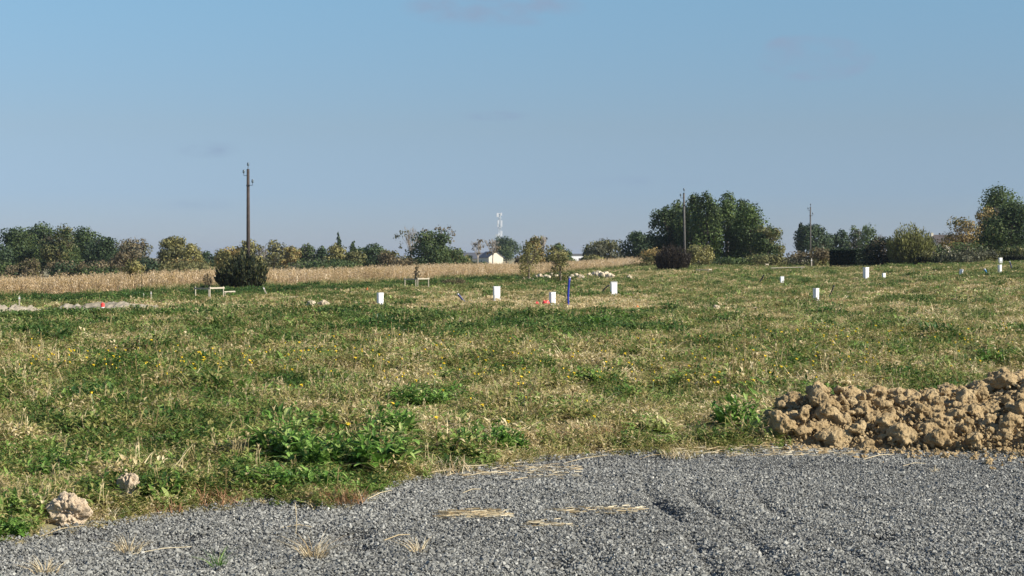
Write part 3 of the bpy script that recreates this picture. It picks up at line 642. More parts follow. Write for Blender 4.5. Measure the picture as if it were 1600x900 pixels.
T = [
 # left wood
 ("tree", -75, 15, 372, 360, 'round', 'dark', "dark green tree cut by the left edge behind the maize", None),
 ("tree", -5, 62, 353, 372, 'round', 'dark', "dark green tree, leftmost whole crown of the left wood", 'green'),
 ("tree", 30, 100, 346, 390, 'round', 'green', "tallest rounded tree of the left wood, dark green with olive patches", 'dark'),
 ("tree", 68, 124, 349, 366, 'round', 'olive', "olive tinted tree in the middle of the left wood", 'green'),
 ("tree", 102, 160, 353, 380, 'round', 'green', "green rounded tree right of the olive one in the left wood", 'dark'),
 ("tree", 136, 190, 368, 372, 'round', 'dark', "bluish dark tree at the right end of the left wood", None),
 ("bush", -15, 34, 406, 330, 'shrub', 'brown', "brownish bush at the foot of the left wood by the left edge", 'green'),
 ("bush", 26, 62, 399, 330, 'shrub', 'brown', "brown leaved bush under the tallest tree of the left wood", 'olive'),
 ("bush", 70, 130, 402, 325, 'shrub', 'dark', "low dark bush in front of the left wood", 'brown'),
 ("bush", 122, 186, 405, 325, 'shrub', 'green', "low green bush at the right foot of the left wood", 'brown'),
 ("tree", 180, 236, 370, 350, 'round', 'brown', "greyish brown autumn tree right of the left wood", 'greyolive'),
 ("bush", 205, 248, 398, 340, 'shrub', 'dark', "dark bush between the brown tree and the yellow-green tree", None),
 ("tree", 246, 292, 368, 355, 'round', 'yellow', "yellow-green tree standing in front of open sky on the left", 'olive'),
 ("tree", 284, 314, 380, 350, 'column', 'yellow', "slim yellow tree beside the yellow-green one", None),
 ("bush", 240, 330, 400, 345, 'shrub', 'olive', "long olive bush under the yellow trees on the left", 'gold'),
 ("tree", 306, 340, 391, 380, 'round', 'dark', "small bluish green tree left of the first pole", None),
 ("tree", 338, 376, 383, 350, 'round', 'gold', "golden orange tree just left of the first pole", 'yellow'),
 ("tree", 362, 408, 374, 360, 'round', 'yellow', "pale yellowish tree right behind the first pole", 'greyolive'),
 ("tree", 395, 418, 380, 370, 'bare', 'greyolive', "thin grey nearly leafless tree right of the first pole", None),
 ("tree", 408, 448, 372, 380, 'round', 'greyolive', "grey-green thin tree with sky showing through", 'yellow'),
 ("tree", 440, 470, 383, 360, 'round', 'gold', "small orange-yellow tree right of the grey-green one", 'yellow'),
 ("tree", 462, 498, 379, 370, 'round', 'green', "grey-green tree between two yellow trees", 'greyolive'),
 ("tree", 488, 516, 384, 365, 'round', 'dark', "dark round tree left of the conifers", None),
 ("tree", 508, 546, 379, 355, 'round', 'olive', "yellowish olive tree in front of the conifers", 'yellow'),
 ("conifer", 518, 541, 363, 400, 'conifer', 'dark', "taller dark pointed conifer above the yellowish olive tree", None),
 ("conifer", 538, 566, 374, 400, 'conifer', 'dark', "shorter dark conifer right of the taller one", None),
 ("tree", 536, 570, 387, 350, 'round', 'green', "low green tree under the shorter conifer", 'olive'),
 ("tree", 556, 604, 380, 360, 'round', 'green', "dark green tree with a few yellow leaves left of the gap", 'dark'),
 ("tree", 590, 626, 390, 350, 'round', 'olive', "low olive brown tree ending the middle tree row", 'brown'),
 ("bush", 455, 560, 398, 335, 'shrub', 'green', "long low green bush behind the maize in the middle tree row", 'greyolive'),
 ("bush", 612, 650, 400, 335, 'shrub', 'brown', "brown bush at the left foot of the big round tree", None),
 ("tree", 618, 664, 356, 400, 'bare', 'greyolive', "tall sparse poplar with few leaves left of the big round tree", None),
 ("tree", 655, 712, 350, 460, 'bare', 'brown', "faint leafless crown rising behind the big round tree", None),
 ("tree", 642, 704, 360, 320, 'round', 'green', "big round dense green tree in the middle left of the mast", 'dark'),
 ("tree", 680, 728, 386, 325, 'round', 'green', "lower green tree at the right of the big round one", 'olive'),
 ("bush", 724, 738, 396, 600, 'shrub', 'dark', "tiny dark bush left of the cream house", None),
 ("tree", 736, 757, 373, 640, 'bare', 'brown', "pale leafless tree behind the grey roof", None),
 ("tree", 757, 783, 370, 660, 'bare', 'brown', "faint leafless tree just left of the mast foot", None),
 ("tree", 772, 810, 368, 790, 'round', 'green', "dark green round tree just right of the mast foot", 'dark'),
 ("bush", 806, 838, 394, 380, 'shrub', 'brown', "brown bush below and right of the mast", 'olive'),
 ("tree", 820, 848, 369, 330, 'column', 'gold', "narrow golden autumn tree right of the mast", 'olive'),
 ("tree", 838, 858, 366, 420, 'bare', 'brown', "thin leafless tree behind the narrow golden one", None),
 ("tree", 850, 890, 380, 380, 'round', 'green', "green tree with yellow patches left of the white building", 'yellow'),
 ("conifer", 906, 928, 381, 480, 'conifer', 'dark', "small dark conifer right of the white building", None),
 ("tree", 916, 972, 373, 400, 'round', 'greyolive', "even grey-olive dome shaped tree right of the white building", 'olive'),
 ("tree", 972, 1030, 361, 330, 'round', 'dark', "dark tree at the left foot of the tall grove", None),
 ("tree", 1016, 1072, 319, 290, 'round', 'green', "rounded left tree of the tall grove with paler top", 'dark'),
 ("tree", 1060, 1100, 304, 285, 'column', 'green', "upright tree of the tall grove behind the second pole", 'fresh'),
 ("tree", 1082, 1126, 300, 275, 'column', 'green', "highest upright tree of the tall grove", 'fresh'),
 ("tree", 1110, 1160, 303, 280, 'column', 'green', "second highest tree of the grove, broad and dark green", 'fresh'),
 ("tree", 1146, 1196, 320, 275, 'column', 'fresh', "fresh green tree on the right slope of the grove", 'green'),
 ("tree", 1178, 1226, 352, 270, 'round', 'olive', "olive brown tree at the right end of the grove", 'green'),
 ("bush", 1000, 1060, 385, 250, 'shrub', 'olive', "yellowish bush left of the dark brown bush under the grove", 'gold'),
 ("bush", 1070, 1116, 378, 240, 'shrub', 'olive', "olive bush under the grove right of the second pole", 'yellow'),
 ("bush", 1110, 1170, 398, 250, 'shrub', 'green', "low dark green bush under the grove", 'fresh'),
 ("bush", 1165, 1235, 392, 240, 'shrub', 'olive', "low olive scrub right of the grove", 'green'),
 ("bush", 1225, 1275, 390, 235, 'shrub', 'greyolive', "grey thin scrub around the third pole foot", 'brown'),
 ("bush", 1262, 1306, 382, 232, 'shrub', 'yellow', "ochre bush left of the clipped black-green hedge", 'brown'),
 ("cypress", 1246, 1257, 346, 430, 'column', 'blackgreen', "narrow dark cypress left of the third pole", None),
 ("tree", 1244, 1292, 349, 420, 'round', 'dark', "dark rounded tree right behind the third pole", None),
 ("tree", 1284, 1308, 364, 430, 'round', 'dark', "small dark tree right of the third pole's rounded tree", None),
 ("tree", 1300, 1328, 357, 430, 'round', 'dark', "dark bluish tree in the far row on the right", None),
 ("tree", 1322, 1346, 352, 440, 'round', 'green', "thin green tree in the far row on the right", 'greyolive'),
 ("tree", 1340, 1372, 350, 430, 'column', 'green', "ragged upright green tree left of the spiky bush", 'fresh'),
 ("bush", 1348, 1400, 362, 216, 'shrub', 'blackgreen', "very dark brown-green bush behind the clipped hedge", 'brown'),
 ("tree", 1474, 1538, 338, 250, 'round', 'olive', "thin yellowish brown tree right of the house gable", 'gold'),
 ("tree", 1522, 1562, 322, 262, 'round', 'gold', "golden tree squeezed between the thin tree and the dark tree", 'yellow'),
 ("tree", 1532, 1592, 291, 275, 'column', 'fresh', "tallest upright green tree near the right edge", 'green'),
 ("tree", 1534, 1625, 314, 240, 'round', 'green', "dark green broad tree cut by the right edge", 'dark'),
 ("tree", 1610, 1700, 330, 245, 'round', 'green', "green tree outside the right edge", 'dark'),
 ("bush", 1560, 1620, 380, 226, 'shrub', 'olive', "pale green low bush under the dark tree at the right edge", 'green'),
 ("bush", 1470, 1552, 372, 206, 'shrub', 'greyolive', "wide grey-green bush under the thin yellowish tree", 'green'),
 ("tree", 1136, 1178, 312, 290, 'column', 'green', "dark green tree filling the grove between its second highest and fresh green trees", 'dark'),
 ("tree", 1040, 1082, 312, 296, 'round', 'green', "dark green tree filling the grove behind the second pole", 'dark'),
 ("bush", 1434, 1474, 390, 208, 'shrub', 'darkhedge', "dark low bush at the right foot of the spiky bush", 'olive'),
 ("bush", 1484, 1530, 384, 211, 'shrub', 'darkhedge', "dark olive bush under the thin yellowish tree", 'olive'),
 ("bush", 1524, 1566, 390, 209, 'shrub', 'olive', "rounded olive bush between the hedge and the dark tree", 'darkhedge'),
 ("bush", 1442, 1482, 379, 300, 'shrub', 'greyolive', "small grey bush hiding the foot of the brown roofed house", 'green'),
 ("bush", 1404, 1452, 372, 245, 'shrub', 'olive', "round olive bush beneath the spiky bush", None),
]
for (nm, a, b, top, D, st, col, lab, mc) in T:
    sparse = any(w in lab for w in ("thin", "sparse", "ragged"))
    tree(nm, a, b, top, D, st, col, lab, "bush" if nm == "bush" else "tree", BG, mixcol=mc, dens=.55 if sparse and st != 'bare' else 1.0)
kinds = (('brown', 'olive'), ('green', 'olive'), ('olive', 'yellow'), ('dark', 'green'), ('greyolive', 'brown'))
wheres = ["below the brown autumn tree", "left of the first pole and far behind", "right behind the first pole", "between the first pole and the conifers", "behind the maize under the conifers", "under the middle tree row's right end",
          "left of the big round tree", "right of the big round tree", "just left of the cream house", "right of the cream house", "under the narrow golden tree", "left of the white building", "right of the white building", "under the dome shaped tree", "left of the tall grove"]
for i, (a, b, top) in enumerate(((176, 262, 398), (250, 345, 399), (320, 420, 394), (400, 478, 393), (460, 548, 394), (530, 622, 393), (590, 668, 396), (690, 738, 397), (724, 764, 406), (800, 838, 396), (812, 866, 396), (858, 898, 400), (912, 950, 396), (920, 995, 398), (955, 1035, 392))):
    c = kinds[i % 5]; tree("bush", a, b, top, 395 + 11 * (i % 4) if i not in (8,) else 690, 'shrub', c[0], "low hedgerow scrub " + wheres[i], "bush", BG, mixcol=c[1])
# nearer saplings in front of the maize
for (a, b, top, row, st, col, mc, lab, dn) in (
        (184, 232, 396, 456, 'shrub', 'olive', 'yellow', "young yellowish tree at the front edge of the maize on the left", .38),
        (806, 846, 376, 440, 'column', 'olive', 'yellow', "slender yellowing sapling in front of the maize left of its neighbour", .22),
        (856, 896, 384, 444, 'shrub', 'olive', 'yellow', "bushier yellowing sapling in front of the maize", .26),
        (645, 657, 408, 446, 'column', 'brown', None, "small brown sapling between the posts of the middle timber frame", .12),
        (316, 334, 428, 452, 'column', 'brown', None, "thin brown sapling inside the left timber frame", .25)):
    D = hit((a + b) / 2, row).y
    tree("sapling", a, b, top, D, st, col, lab, "young tree", None, mixcol=mc, dens=dn, s=.14)

def fan_bush(name, px0, px1, top, D, col, label, cat, leafcol2, n_st, s, lean=.9, H=None, stemmat='bark', full=True, skew=0):
    g = at((px0 + px1) / 2, D); W = (px1 - px0) / F * D; H = zrow(top, D) - g.z
    root = empty(name, g); tag(root, label, cat)
    tm = MB(); V, Tn = [], []
    for i in range(n_st):
        a = rnd(0, 6.28); r = math.sqrt(random.random()); q = rnd(.5, 1.06)
        b = Vector((math.cos(a) * r * W * .32, math.sin(a) * r * W * .32, 0))
        hh = H * ((1 - .42 * r * r) if skew == 0 else (1 - .45 * r ** 1.5)) * q * (1 + skew * math.cos(a) * r * (1 if math.cos(a) < 0 else .1))
        e = Vector((math.cos(a) * r * W * .5, math.sin(a) * r * W * .5, hh)); m_ = (b + e) / 2 + Vector((math.cos(a), math.sin(a), 0)) * W * .04 * r
        tm.tube([b, m_, e], [.018, .012, .005], 3, random.random(), False)
        k = int(34 * q) if full else int(16 * q); u = rng.uniform(.08, 1, k)[:, None]
        P = np.array(b) * (1 - u) ** 2 + 2 * np.array(m_) * u * (1 - u) + np.array(e) * u ** 2 + rng.normal(0, .10 if full else .05, (k, 3))
        d = np.array((e - b).normalized()) + rng.normal(0, .35, (k, 3)); d /= np.linalg.norm(d, axis=1, keepdims=True)
        sd = np.cross(d, rng.normal(size=(k, 3))); sd /= np.linalg.norm(sd, axis=1, keepdims=True); L = s * rng.uniform(.6, 1.4, (k, 1))
        V.append(np.stack([P - d * L, P - sd * L * .28, P + d * L, P + sd * L * .28], 1)); Tn.append(np.clip(rnd(.3, .7) + rng.normal(0, .15, k), 0, 1))
    tm.build("stems", M[stemmat], root)
    me = quads_mesh("foliage", np.concatenate(V), np.concatenate(Tn), M['leaf_' + col])
    if leafcol2:
        me.materials.append(M['leaf_' + leafcol2]); me.polygons.foreach_set("material_index", (rng.random(len(me.polygons)) < .22).astype(np.int32))
    o = bpy.data.objects.new("foliage", me); sc.collection.objects.link(o); o.parent = root
    return root
PD1, PD2, PD3 = 150., 200., 280.
fan_bush("bush", 336, 419, 388, PD1 - 1, 'blackgreen', "big dark green bush growing round the foot of the first pole", "bush", 'olive', 460, .16, skew=.3)
fan_bush("bush", 1021, 1081, 380, PD2 - 2, 'darkbrown', "dark brown bush growing round the foot of the second pole", "bush", None, 420, .13)
fan_bush("bush", 1384, 1462, 350, 212, 'spiky', "spiky yellow-green bush rising above the dark hedge", "bush", 'olive', 560, .17, full=True)
fan_bush("bush", 690, 728, 434, 150, 'brown', "low brown weed clump at the grass edge below the maize", "bush", 'olive', 60, .08)

# hedges
def hedge(px0, D0, px1, D1, top, thick, label, col='hedge', wav=0.):
    a, b = at(px0, D0), at(px1, D1); L = (b - a).length; d = (b - a).normalized(); nrm = Vector((-d.y, d.x, 0)).normalized()
    H = zrow(top, (D0 + D1) / 2) - min(a.z, b.z)
    root = empty("hedge", a, math.atan2(d.y, d.x)); tag(root, label, "hedge")
    n = int(L * (H * 2 + thick) * 190)
    u = rng.random((n, 3)); P = np.stack([u[:, 0] * L, (u[:, 1] - .5) * thick, u[:, 2] * H], 1)
    face = rng.integers(0, 5, n)
    P[face <= 1, 1] = -thick / 2; P[face == 2, 1] = thick / 2; P[face == 3, 2] = H; P[face == 4, 0] = np.where(rng.random((face == 4).sum()) < .5, 0, L)
    P += rng.normal(0, .05, (n, 3)); P[:, 2] = np.abs(P[:, 2]) * (1 + wav * (fbm(P[:, 0] * .35 + px0, P[:, 1] * .2, 3) - .42)); P[:, 1] += wav * .5 * (fbm(P[:, 0] * .6, P[:, 2] * .6 + 4, 2) - .5)
    nn = rng.normal(size=(n, 3)); nn /= np.linalg.norm(nn, axis=1, keepdims=True); t1 = np.cross(nn, rng.normal(size=(n, 3))); t1 /= np.linalg.norm(t1, axis=1, keepdims=True); t2 = np.cross(nn, t1); s = .11
    V = np.stack([P - t1 * s, P - t2 * s, P + t1 * s, P + t2 * s], 1)
    me = quads_mesh("foliage", V, np.clip(rng.normal(.5, .22, n), 0, 1), M['leaf_' + col]); o = bpy.data.objects.new("foliage", me); sc.collection.objects.link(o); o.parent = root
    mb = MB(); mb.box((L / 2, 0, (H / 2 - .05) * (1 - .35 * wav)), (L - .3, thick - .5, (H - .25) * (1 - .35 * wav))); mb.build("branch_core", M['leaf_' + col], root)
hedge(1305, 226, 1346, 221, 391, 1.6, "clipped black-green hedge block with a straight flat top")
hedge(1347, 222, 1478, 216, 403, 1.4, "long low dark hedge under the spiky bush", wav=.7)
hedge(1480, 217, 1700, 206, 403, 1.4, "dark hedge running out at the right edge", 'darkhedge', wav=.8)

# ------------------------------------------------------------------ utility poles
def pole(px, D, top, label, h_in, mat):
    g = at(px, D); ztop = zrow(top, D) - g.z - .55
    root = empty("utility_pole", g); tag(root, label, "utility pole", "wooden poles crossing the field")
    r0 = .175 if px < 500 else .15; lean = rnd(-.004, .004)
    mb = MB(); mb.tube([(0, 0, -.5), (0, 0, ztop * .5), (0, 0, ztop)], [r0, r0 * .85, r0 * .68], 12); mb.build("post", M[mat], root, True)
    def ins(base, elbow, foot):
        b = MB(); b.tube([base, elbow, foot], .022, 6); br = b.build("bracket", M['iron'], root)
        i = MB(); z = foot[2]
        i.tube([(foot[0], foot[1], z - .02), (foot[0], foot[1], z + .05), (foot[0], foot[1], z + .06), (foot[0], foot[1], z + .13), (foot[0], foot[1], z + .14), (foot[0], foot[1], z + .21), (foot[0], foot[1], z + .27)], [.06, .115, .075, .115, .07, .1, .03], 10)
        i.build("insulator", M['glass'], br, True)
    ins((0, 0, ztop - .25), (.0, -.10, ztop - .1), (0.02, -.10, ztop + .28))
    ins((-.1, 0, ztop - .55), (-.36, 0, ztop - .55), (-.36, 0, ztop - .32))
    ins((.1, 0, ztop - 1.35), (.38, 0, ztop - 1.35), (.38, 0, ztop - 1.12))
    c = MB(); c.box((0, 0, ztop - 1.38), (.27, .27, .12)); c.build("clamp", M['iron'], root)
    return root
pole(388, PD1, 254, "tallest dark wooden pole rising from the dark bush on the left", .3, 'oldwood')
pole(1070, PD2, 294, "grey wooden pole before the tall grove", .3, 'greywood').rotation_euler = (0, R(-.8), 0)
pole(1266, PD3, 318, "farthest thin wooden pole among the scrub on the right", .3, 'greywood')

# ------------------------------------------------------------------ mast and houses
def antenna_mast():
    D = 900; g = at(780.5, D); H = zrow(333, D) - g.z; root = empty("antenna_mast", g); tag(root, "white telecom mast with three tiers of antennas above the trees", "telecom mast")
    mb = MB()
    for a in (0, 2.094, 4.189):
        mb.tube([(1.2 * math.cos(a), 1.2 * math.sin(a), 0), (.42 * math.cos(a), .42 * math.sin(a), H)], .11, 5)
    for k in range(18):
        z0, z1 = H * k / 18, H * (k + 1) / 18; r0 = 1.2 - .78 * k / 18; r1 = 1.2 - .78 * (k + 1) / 18
        for j in range(3):
            a, b = 2.094 * j, 2.094 * (j + 1); mb.tube([(r0 * math.cos(a), r0 * math.sin(a), z0), (r1 * math.cos(b), r1 * math.sin(b), z1)], .05, 4)
    mb.build("lattice_tower", M['galv'], root)
    def panel(x, y, z, w, h):
        m = MB(); m.box((x, y, z), (w, .35, h)); m.box((x * .5, y * .5, z), (abs(x) + .05, .08, .08), math.atan2(y, x) if False else 0); m.build("antenna", M['antenna'], root, bevel=.04)
    for x, y, z, w, h in ((-.9, -.9, H - 1.0, 1.1, 2.0), (.9, -.8, H - .6, .7, 1.4), (.95, -.9, H - 5.3, .9, 3.2), (-.6, -.9, H - 4.6, .8, 1.9), (-.8, -.7, H - 6.2, .6, 1.6), (.9, -.9, H - 10.3, 1.0, 2.6), (-.3, -1.0, H - 10.6, .7, 1.6)):
        panel(x, y, z, w, h)
    for x, z in ((.1, -11.9), (-1.2, -11.2)):
        d = MB(); d.tube([(x, -1.4, H + z), (x, -.9, H + z)], [.75, .75], 14); d.build("dish_antenna", M['galv'], root)
    for z in (-2.6, -7.4, -12.4):
        p = MB(); p.tube([(0, 0, H + z), (0, 0, H + z + .15)], [1.0, 1.0], 12); p.build("platform", M['galv'], root)
antenna_mast()
def gable_house(name, px, D, Wd, L, eave, ridge, rz, label, roofm='roof', wall='render', win=1, chim=True, door=True):
    g = at(px, D); root = empty(name, g, rz); tag(root, label, "house")
    w, e, r = Wd / 2, eave, ridge; mb = MB()       # the gable end lies at local y=0 facing -y, the house runs back
    mb.add([(-w, 0, -1), (w, 0, -1), (w, 0, e), (0, 0, r), (-w, 0, e), (-w, L, -1), (w, L, -1), (w, L, e), (0, L, r), (-w, L, e)],
           [(0, 1, 2, 3, 4), (9, 8, 7, 6, 5), (1, 6, 7, 2), (5, 0, 4, 9)])
    mb.build("wall", M[wall], root)
    rb = MB(); th = .16
    for sg in (-1, 1):
        o = .35; sl = (r - e) / w; ex, ez = sg * (w + o), e - sl * o
        a = [(0, -.25, r + .03), (ex, -.25, ez + .03), (ex, L + .25, ez + .03), (0, L + .25, r + .03)]
        vs = a + [(p[0], p[1], p[2] + th) for p in a]
        rb.add(vs, [(0, 1, 2, 3), (7, 6, 5, 4), (0, 4, 5, 1), (1, 5, 6, 2), (2, 6, 7, 3), (3, 7, 4, 0)])
    ro = rb.build("roof", M[roofm], root)
    if chim: c = MB(); c.box((.3, L * .4, r + .35), (.6, .6, 1.0)); c.build("chimney", M['render'], ro)
    for k in range(win):
        x = -w * .5 + k * w; f = MB(); f.box((x, -.03, e * .62), (1.0, .05, 1.1)); fo = f.build("window", M['white'], root); q = MB(); q.box((x, -.07, e * .62), (.8, .03, .9)); q.build("pane", M['window'], fo)
    if door: d = MB(); d.box((w * .35, -.03, .9), (.9, .06, 2.0)); d.build("door", M['roof'], root)
    return root
gable_house("house", 775, 700, 6.0, 11, 2.6, 4.7, R(22), "small house with a sunlit cream gable behind the maize", win=0, chim=False, door=False)
gable_house("house", 757, 735, 8, 12, 2.1, 4.4, R(78), "low house with a long dark grey roof left of the cream gable", win=0, chim=False, door=False)
hz = gz1(*at(1458, 420)[:2]); hr = gable_house("house", 1458, 420, 7.0, 9, zrow(379, 420) - hz, zrow(368, 420) - hz, R(-88), "brown roofed house with a white gable parapet seen between bushes on the right", 'rooftile', win=0, chim=False)
mb = MB(); mb.box((0, -.35, (zrow(370, 420) - hz) / 2 + .45), (1.0, .5, zrow(370, 420) - hz + .9)); mb.build("parapet", M['render'], hr)
gable_house("house", 1279, 420, 2.4, 6, 4.0, zrow(373, 420) - gz1(*at(1279, 420)[:2]), R(-10), "tiny pale pointed gable peeping over the ochre bush", 'render', win=0, chim=False, door=False)
g = at(903, 600); root = empty("building", g, R(6)); tag(root, "low white building with a flat dark roof behind the maize", "building")
mb = MB(); mb.box((0, 3, .6), (4.3, 6, 4.4)); mb.build("wall", M['white'], root)
mb = MB(); mb.box((-.2, 3, 3.06), (5.6, 6.6, .5)); mb.build("roof", M['roof'], root)
mb = MB(); mb.box((.9, -.03, 1.2), (1.2, .08, 1.2)); mb.build("window", M['window'], root)

# ------------------------------------------------------------------ utility cabinets
def cabinet():
    root = empty("utility_cabinet", (0, 0, 0)); H = .72; W = .34; Dp = .20
    mb = MB(); mb.box((0, 0, H / 2 + .04), (W, Dp, H)); mb.build("body", M['white'], root, bevel=.012)
    mb = MB(); mb.box((0, -Dp / 2 - .008, H / 2 + .05), (W - .04, .014, H - .12)); d = mb.build("door", M['white'], root, bevel=.005)
    mb = MB(); mb.box((W * .34, -Dp / 2 - .022, H * .6), (.025, .014, .05)); mb.build("lock", M['seam'], d)
    mb = MB(); mb.box((0, -.004, H + .058), (W + .03, Dp + .035, .035)); mb.build("cap", M['white'], root, bevel=.01)
    mb = MB(); mb.box((0, 0, -.04), (W - .03, Dp - .03, .16)); mb.build("plinth", M['conc'], root)
    return root
proto = cabinet()
# px, foot row, distance guess from foot, height px, width px, turn
cabs = [(594, 479, 21, R(38), "white utility cabinet standing alone left of the centre, nearest the two pale rocks"),
        (776, 471, 23, R(14), "white utility cabinet right of the slanting navy pipe"),
        (863, 478, 21, R(42), "white utility cabinet beside the red scrap and the upright blue pipe"),
        (959, 463, 22, R(12), "white utility cabinet right of the curved black pipe"),
        (1222, 445, 13, R(8), "small white utility cabinet in the grass right of the tall grove"),
        (1275, 473, 22, R(52), "white utility cabinet with grey left side beside the slanting dark pipe"),
        (1353, 438, 20, R(42), "tall white utility cabinet in front of the dark hedge"),
        (1381, 438, 11, R(30), "short white utility cabinet just right of the tall one"),
        (1501, 432, 11, R(-25), "small leaning white utility cabinet in the right field"),
        (1562, 428, 14, R(48), "lower of two white cabinets lined up near the right edge"),
        (1563, 415, 12, R(20), "upper farther cabinet of the pair near the right edge")]
for i, (px, row, hp, rz, lab) in enumerate(cabs):
    o = proto if i == 0 else copy_tree(proto)
    p = hit(px, row); o.location = (p.x, p.y, p.z); sc_ = (hp * p.y / F) / .78
    if px > 1340: pass
    o.scale = (max(sc_, .72), max(sc_, .72), sc_) if True else (1, 1, 1)
    o.rotation_euler = (0, R(7) if px == 1501 else 0, -rz * .0 + R(-20) if False else rz)
    tag(o, lab, "utility cabinet", "white utility cabinets on the building plots")

# ------------------------------------------------------------------ pipes
def pipe(px, row, dx, top, bend, mat, label, r=.04):
    b = hit(px, row); D = b.y; e = Vector(((px + dx - 800) / F * D, D - .1, zrow(top, D))); m = (b + e) / 2 + Vector((bend * D / F, 0, abs(bend) * D / F * .5))
    root = empty("conduit_pipe", b); tag(root, label, "pipe")
    pts = [Vector((0, 0, -.15))] + [((1 - u) ** 2 * Vector((0, 0, 0)) + 2 * u * (1 - u) * (m - b) + u * u * (e - b)) for u in [q_ / 8 for q_ in range(9)]]
    mb = MB(); mb.tube(pts, r, 10); tb = mb.build("tube", M[mat], root, True)
    mb = MB(); mb.tube([pts[-1] + Vector((0, 0, -.02)), pts[-1] + (pts[-1] - pts[-2]).normalized() * .05], r * 1.15, 10); mb.build("end_cap", M['seam' if mat != 'blackpipe' else 'blackpipe'], root, True)
pipe(888, 477, 2, 434, -2, 'bluepipe', "upright bright blue pipe right of the cabinet with red scrap", .05)
pipe(725, 471, -9, 460, 0, 'navypipe', "short navy pipe slanting left out of the grass", .055)
pipe(940, 461, 11, 446, -4, 'blackpipe', "curved black pipe leaning toward a white cabinet", .04)
pipe(1186, 443, 7, 430, 0, 'blackpipe', "dark pipe leaning right below the small timber rail", .05)
pipe(1291, 472, 11, 447, 2, 'blackpipe', "thin dark pipe slanting right beside the cabinet", .028)
pipe(1543, 429, -5, 421, 0, 'tealpipe', "light blue pipe stub leaning left near the right edge", .075)
pipe(1582, 423, -5, 409, 0, 'navypipe', "navy pipe leaning left, nearest the right edge", .05)

# ------------------------------------------------------------------ timber profile frames
def frame(px, row, wpx, hpx, rz, label, parts='full'):
    g = hit(px, row); D = g.y; S = wpx * D / F / 1.30; H = hpx * D / F
    root = empty("batter_board", g, rz); tag(root, label, "batter board", "timber setting-out frames on the plots")
    c = {'front': (0, -.65), 'right': (.65, 0), 'back': (0, .65), 'left': (-.65, 0)}
    sel = ('front', 'right', 'back', 'left') if parts == 'full' else ('front', 'right')
    for k in sel:
        x, y = c[k]; mb = MB(); h = H * (1.02 if k != 'back' else .9); mb.box((x * S, y * S, h / 2 - .1), (.048, .048, h + .2), R(45)); mb.build("post", M['plank'], root)
    def board(a, b, z):
        a, b = Vector((*c[a], 0)) * S, Vector((*c[b], 0)) * S; m = (a + b) / 2; d = b - a; n_ = Vector((d.y, -d.x, 0)).normalized() * .038
        mb = MB(); mb.box((m.x + n_.x, m.y + n_.y, z), (d.length + .12, .025, .085), math.atan2(d.y, d.x)); mb.build("board", M['plank'], root)
    board('front', 'right', H - .07)
    if parts == 'full': board('left', 'front', H - .10)
frame(327, 468, 43, 20, R(12), "left timber frame of posts and boards near the big dark bush")
frame(651, 453, 37, 19, R(8), "middle timber frame of posts and boards before the maize")
frame(1100, 427, 26, 7, R(25), "low timber frame in front of the dark brown bush", 'full')
frame(1193, 419, 16, 7, R(15), "small pale timber rail in front of the scrub right of the grove", 'half')
def stake(px, row, top, label, w=.05, mat='plank', tilt=0):
    g = hit(px, row); H = (row - top) * g.y / F; root = empty("stake", g); tag(root, label, "stake"); root.rotation_euler = (0, tilt, 0)
    mb = MB(); mb.box((0, 0, H / 2 - .1), (w, w, H + .2)); mb.add([(-w / 2, -w / 2, H), (w / 2, -w / 2, H), (w / 2, w / 2, H), (-w / 2, w / 2, H), (0, 0, H + w)], [(0, 1, 4), (1, 2, 4), (2, 3, 4), (3, 0, 4)])
    mb.build("shaft", M[mat], root); 
    mb = MB(); mb.box((0, 0, H * .86), (w + .012, w + .012, H * .1)); mb.build("paint_band", M['white'], root)
stake(30, 484, 463, "thin stake standing by the pale mounds at the left edge")
stake(236, 471, 456, "right one of two thin stakes between the mounds and the left timber frame")
stake(224, 469, 459, "left one of two thin stakes between the mounds and the left timber frame")
stake(1325, 472, 463, "short pale stake right of the slanting dark pipe")
stake(1268, 419, 405, "pale post in the grass before the ochre bush", .14)
stake(417, 461, 448, "leaning pale stake just right of the big dark bush", .07, 'plank', R(-25))
stake(772, 433, 426, "tiny pale stake at the front edge of the maize", .12)

def rail(px0, row0, px1, row1, label):
    a, b = hit(px0, row0), hit(px1, row1); b = Vector((b.x, a.y, b.z)) if abs(b.y - a.y) > 12 else b
    root = empty("timber_rail", a); tag(root, label, "timber rail"); d = b - a
    mb = MB(); mb.tube([(0, 0, .35), (d.x, d.y, d.z + .35)], .05, 4); mb.build("bar", M['plank'], root)
    for u in (.08, .92):
        mb = MB(); mb.box((d.x * u, d.y * u, d.z * u + .1), (.07, .07, .5)); mb.build("post", M['plank'], root)
rail(350, 466, 367, 465, "low pale rail right beside the left timber frame")
rail(1204, 424, 1226, 421, "low pale rail right of the small timber rail")

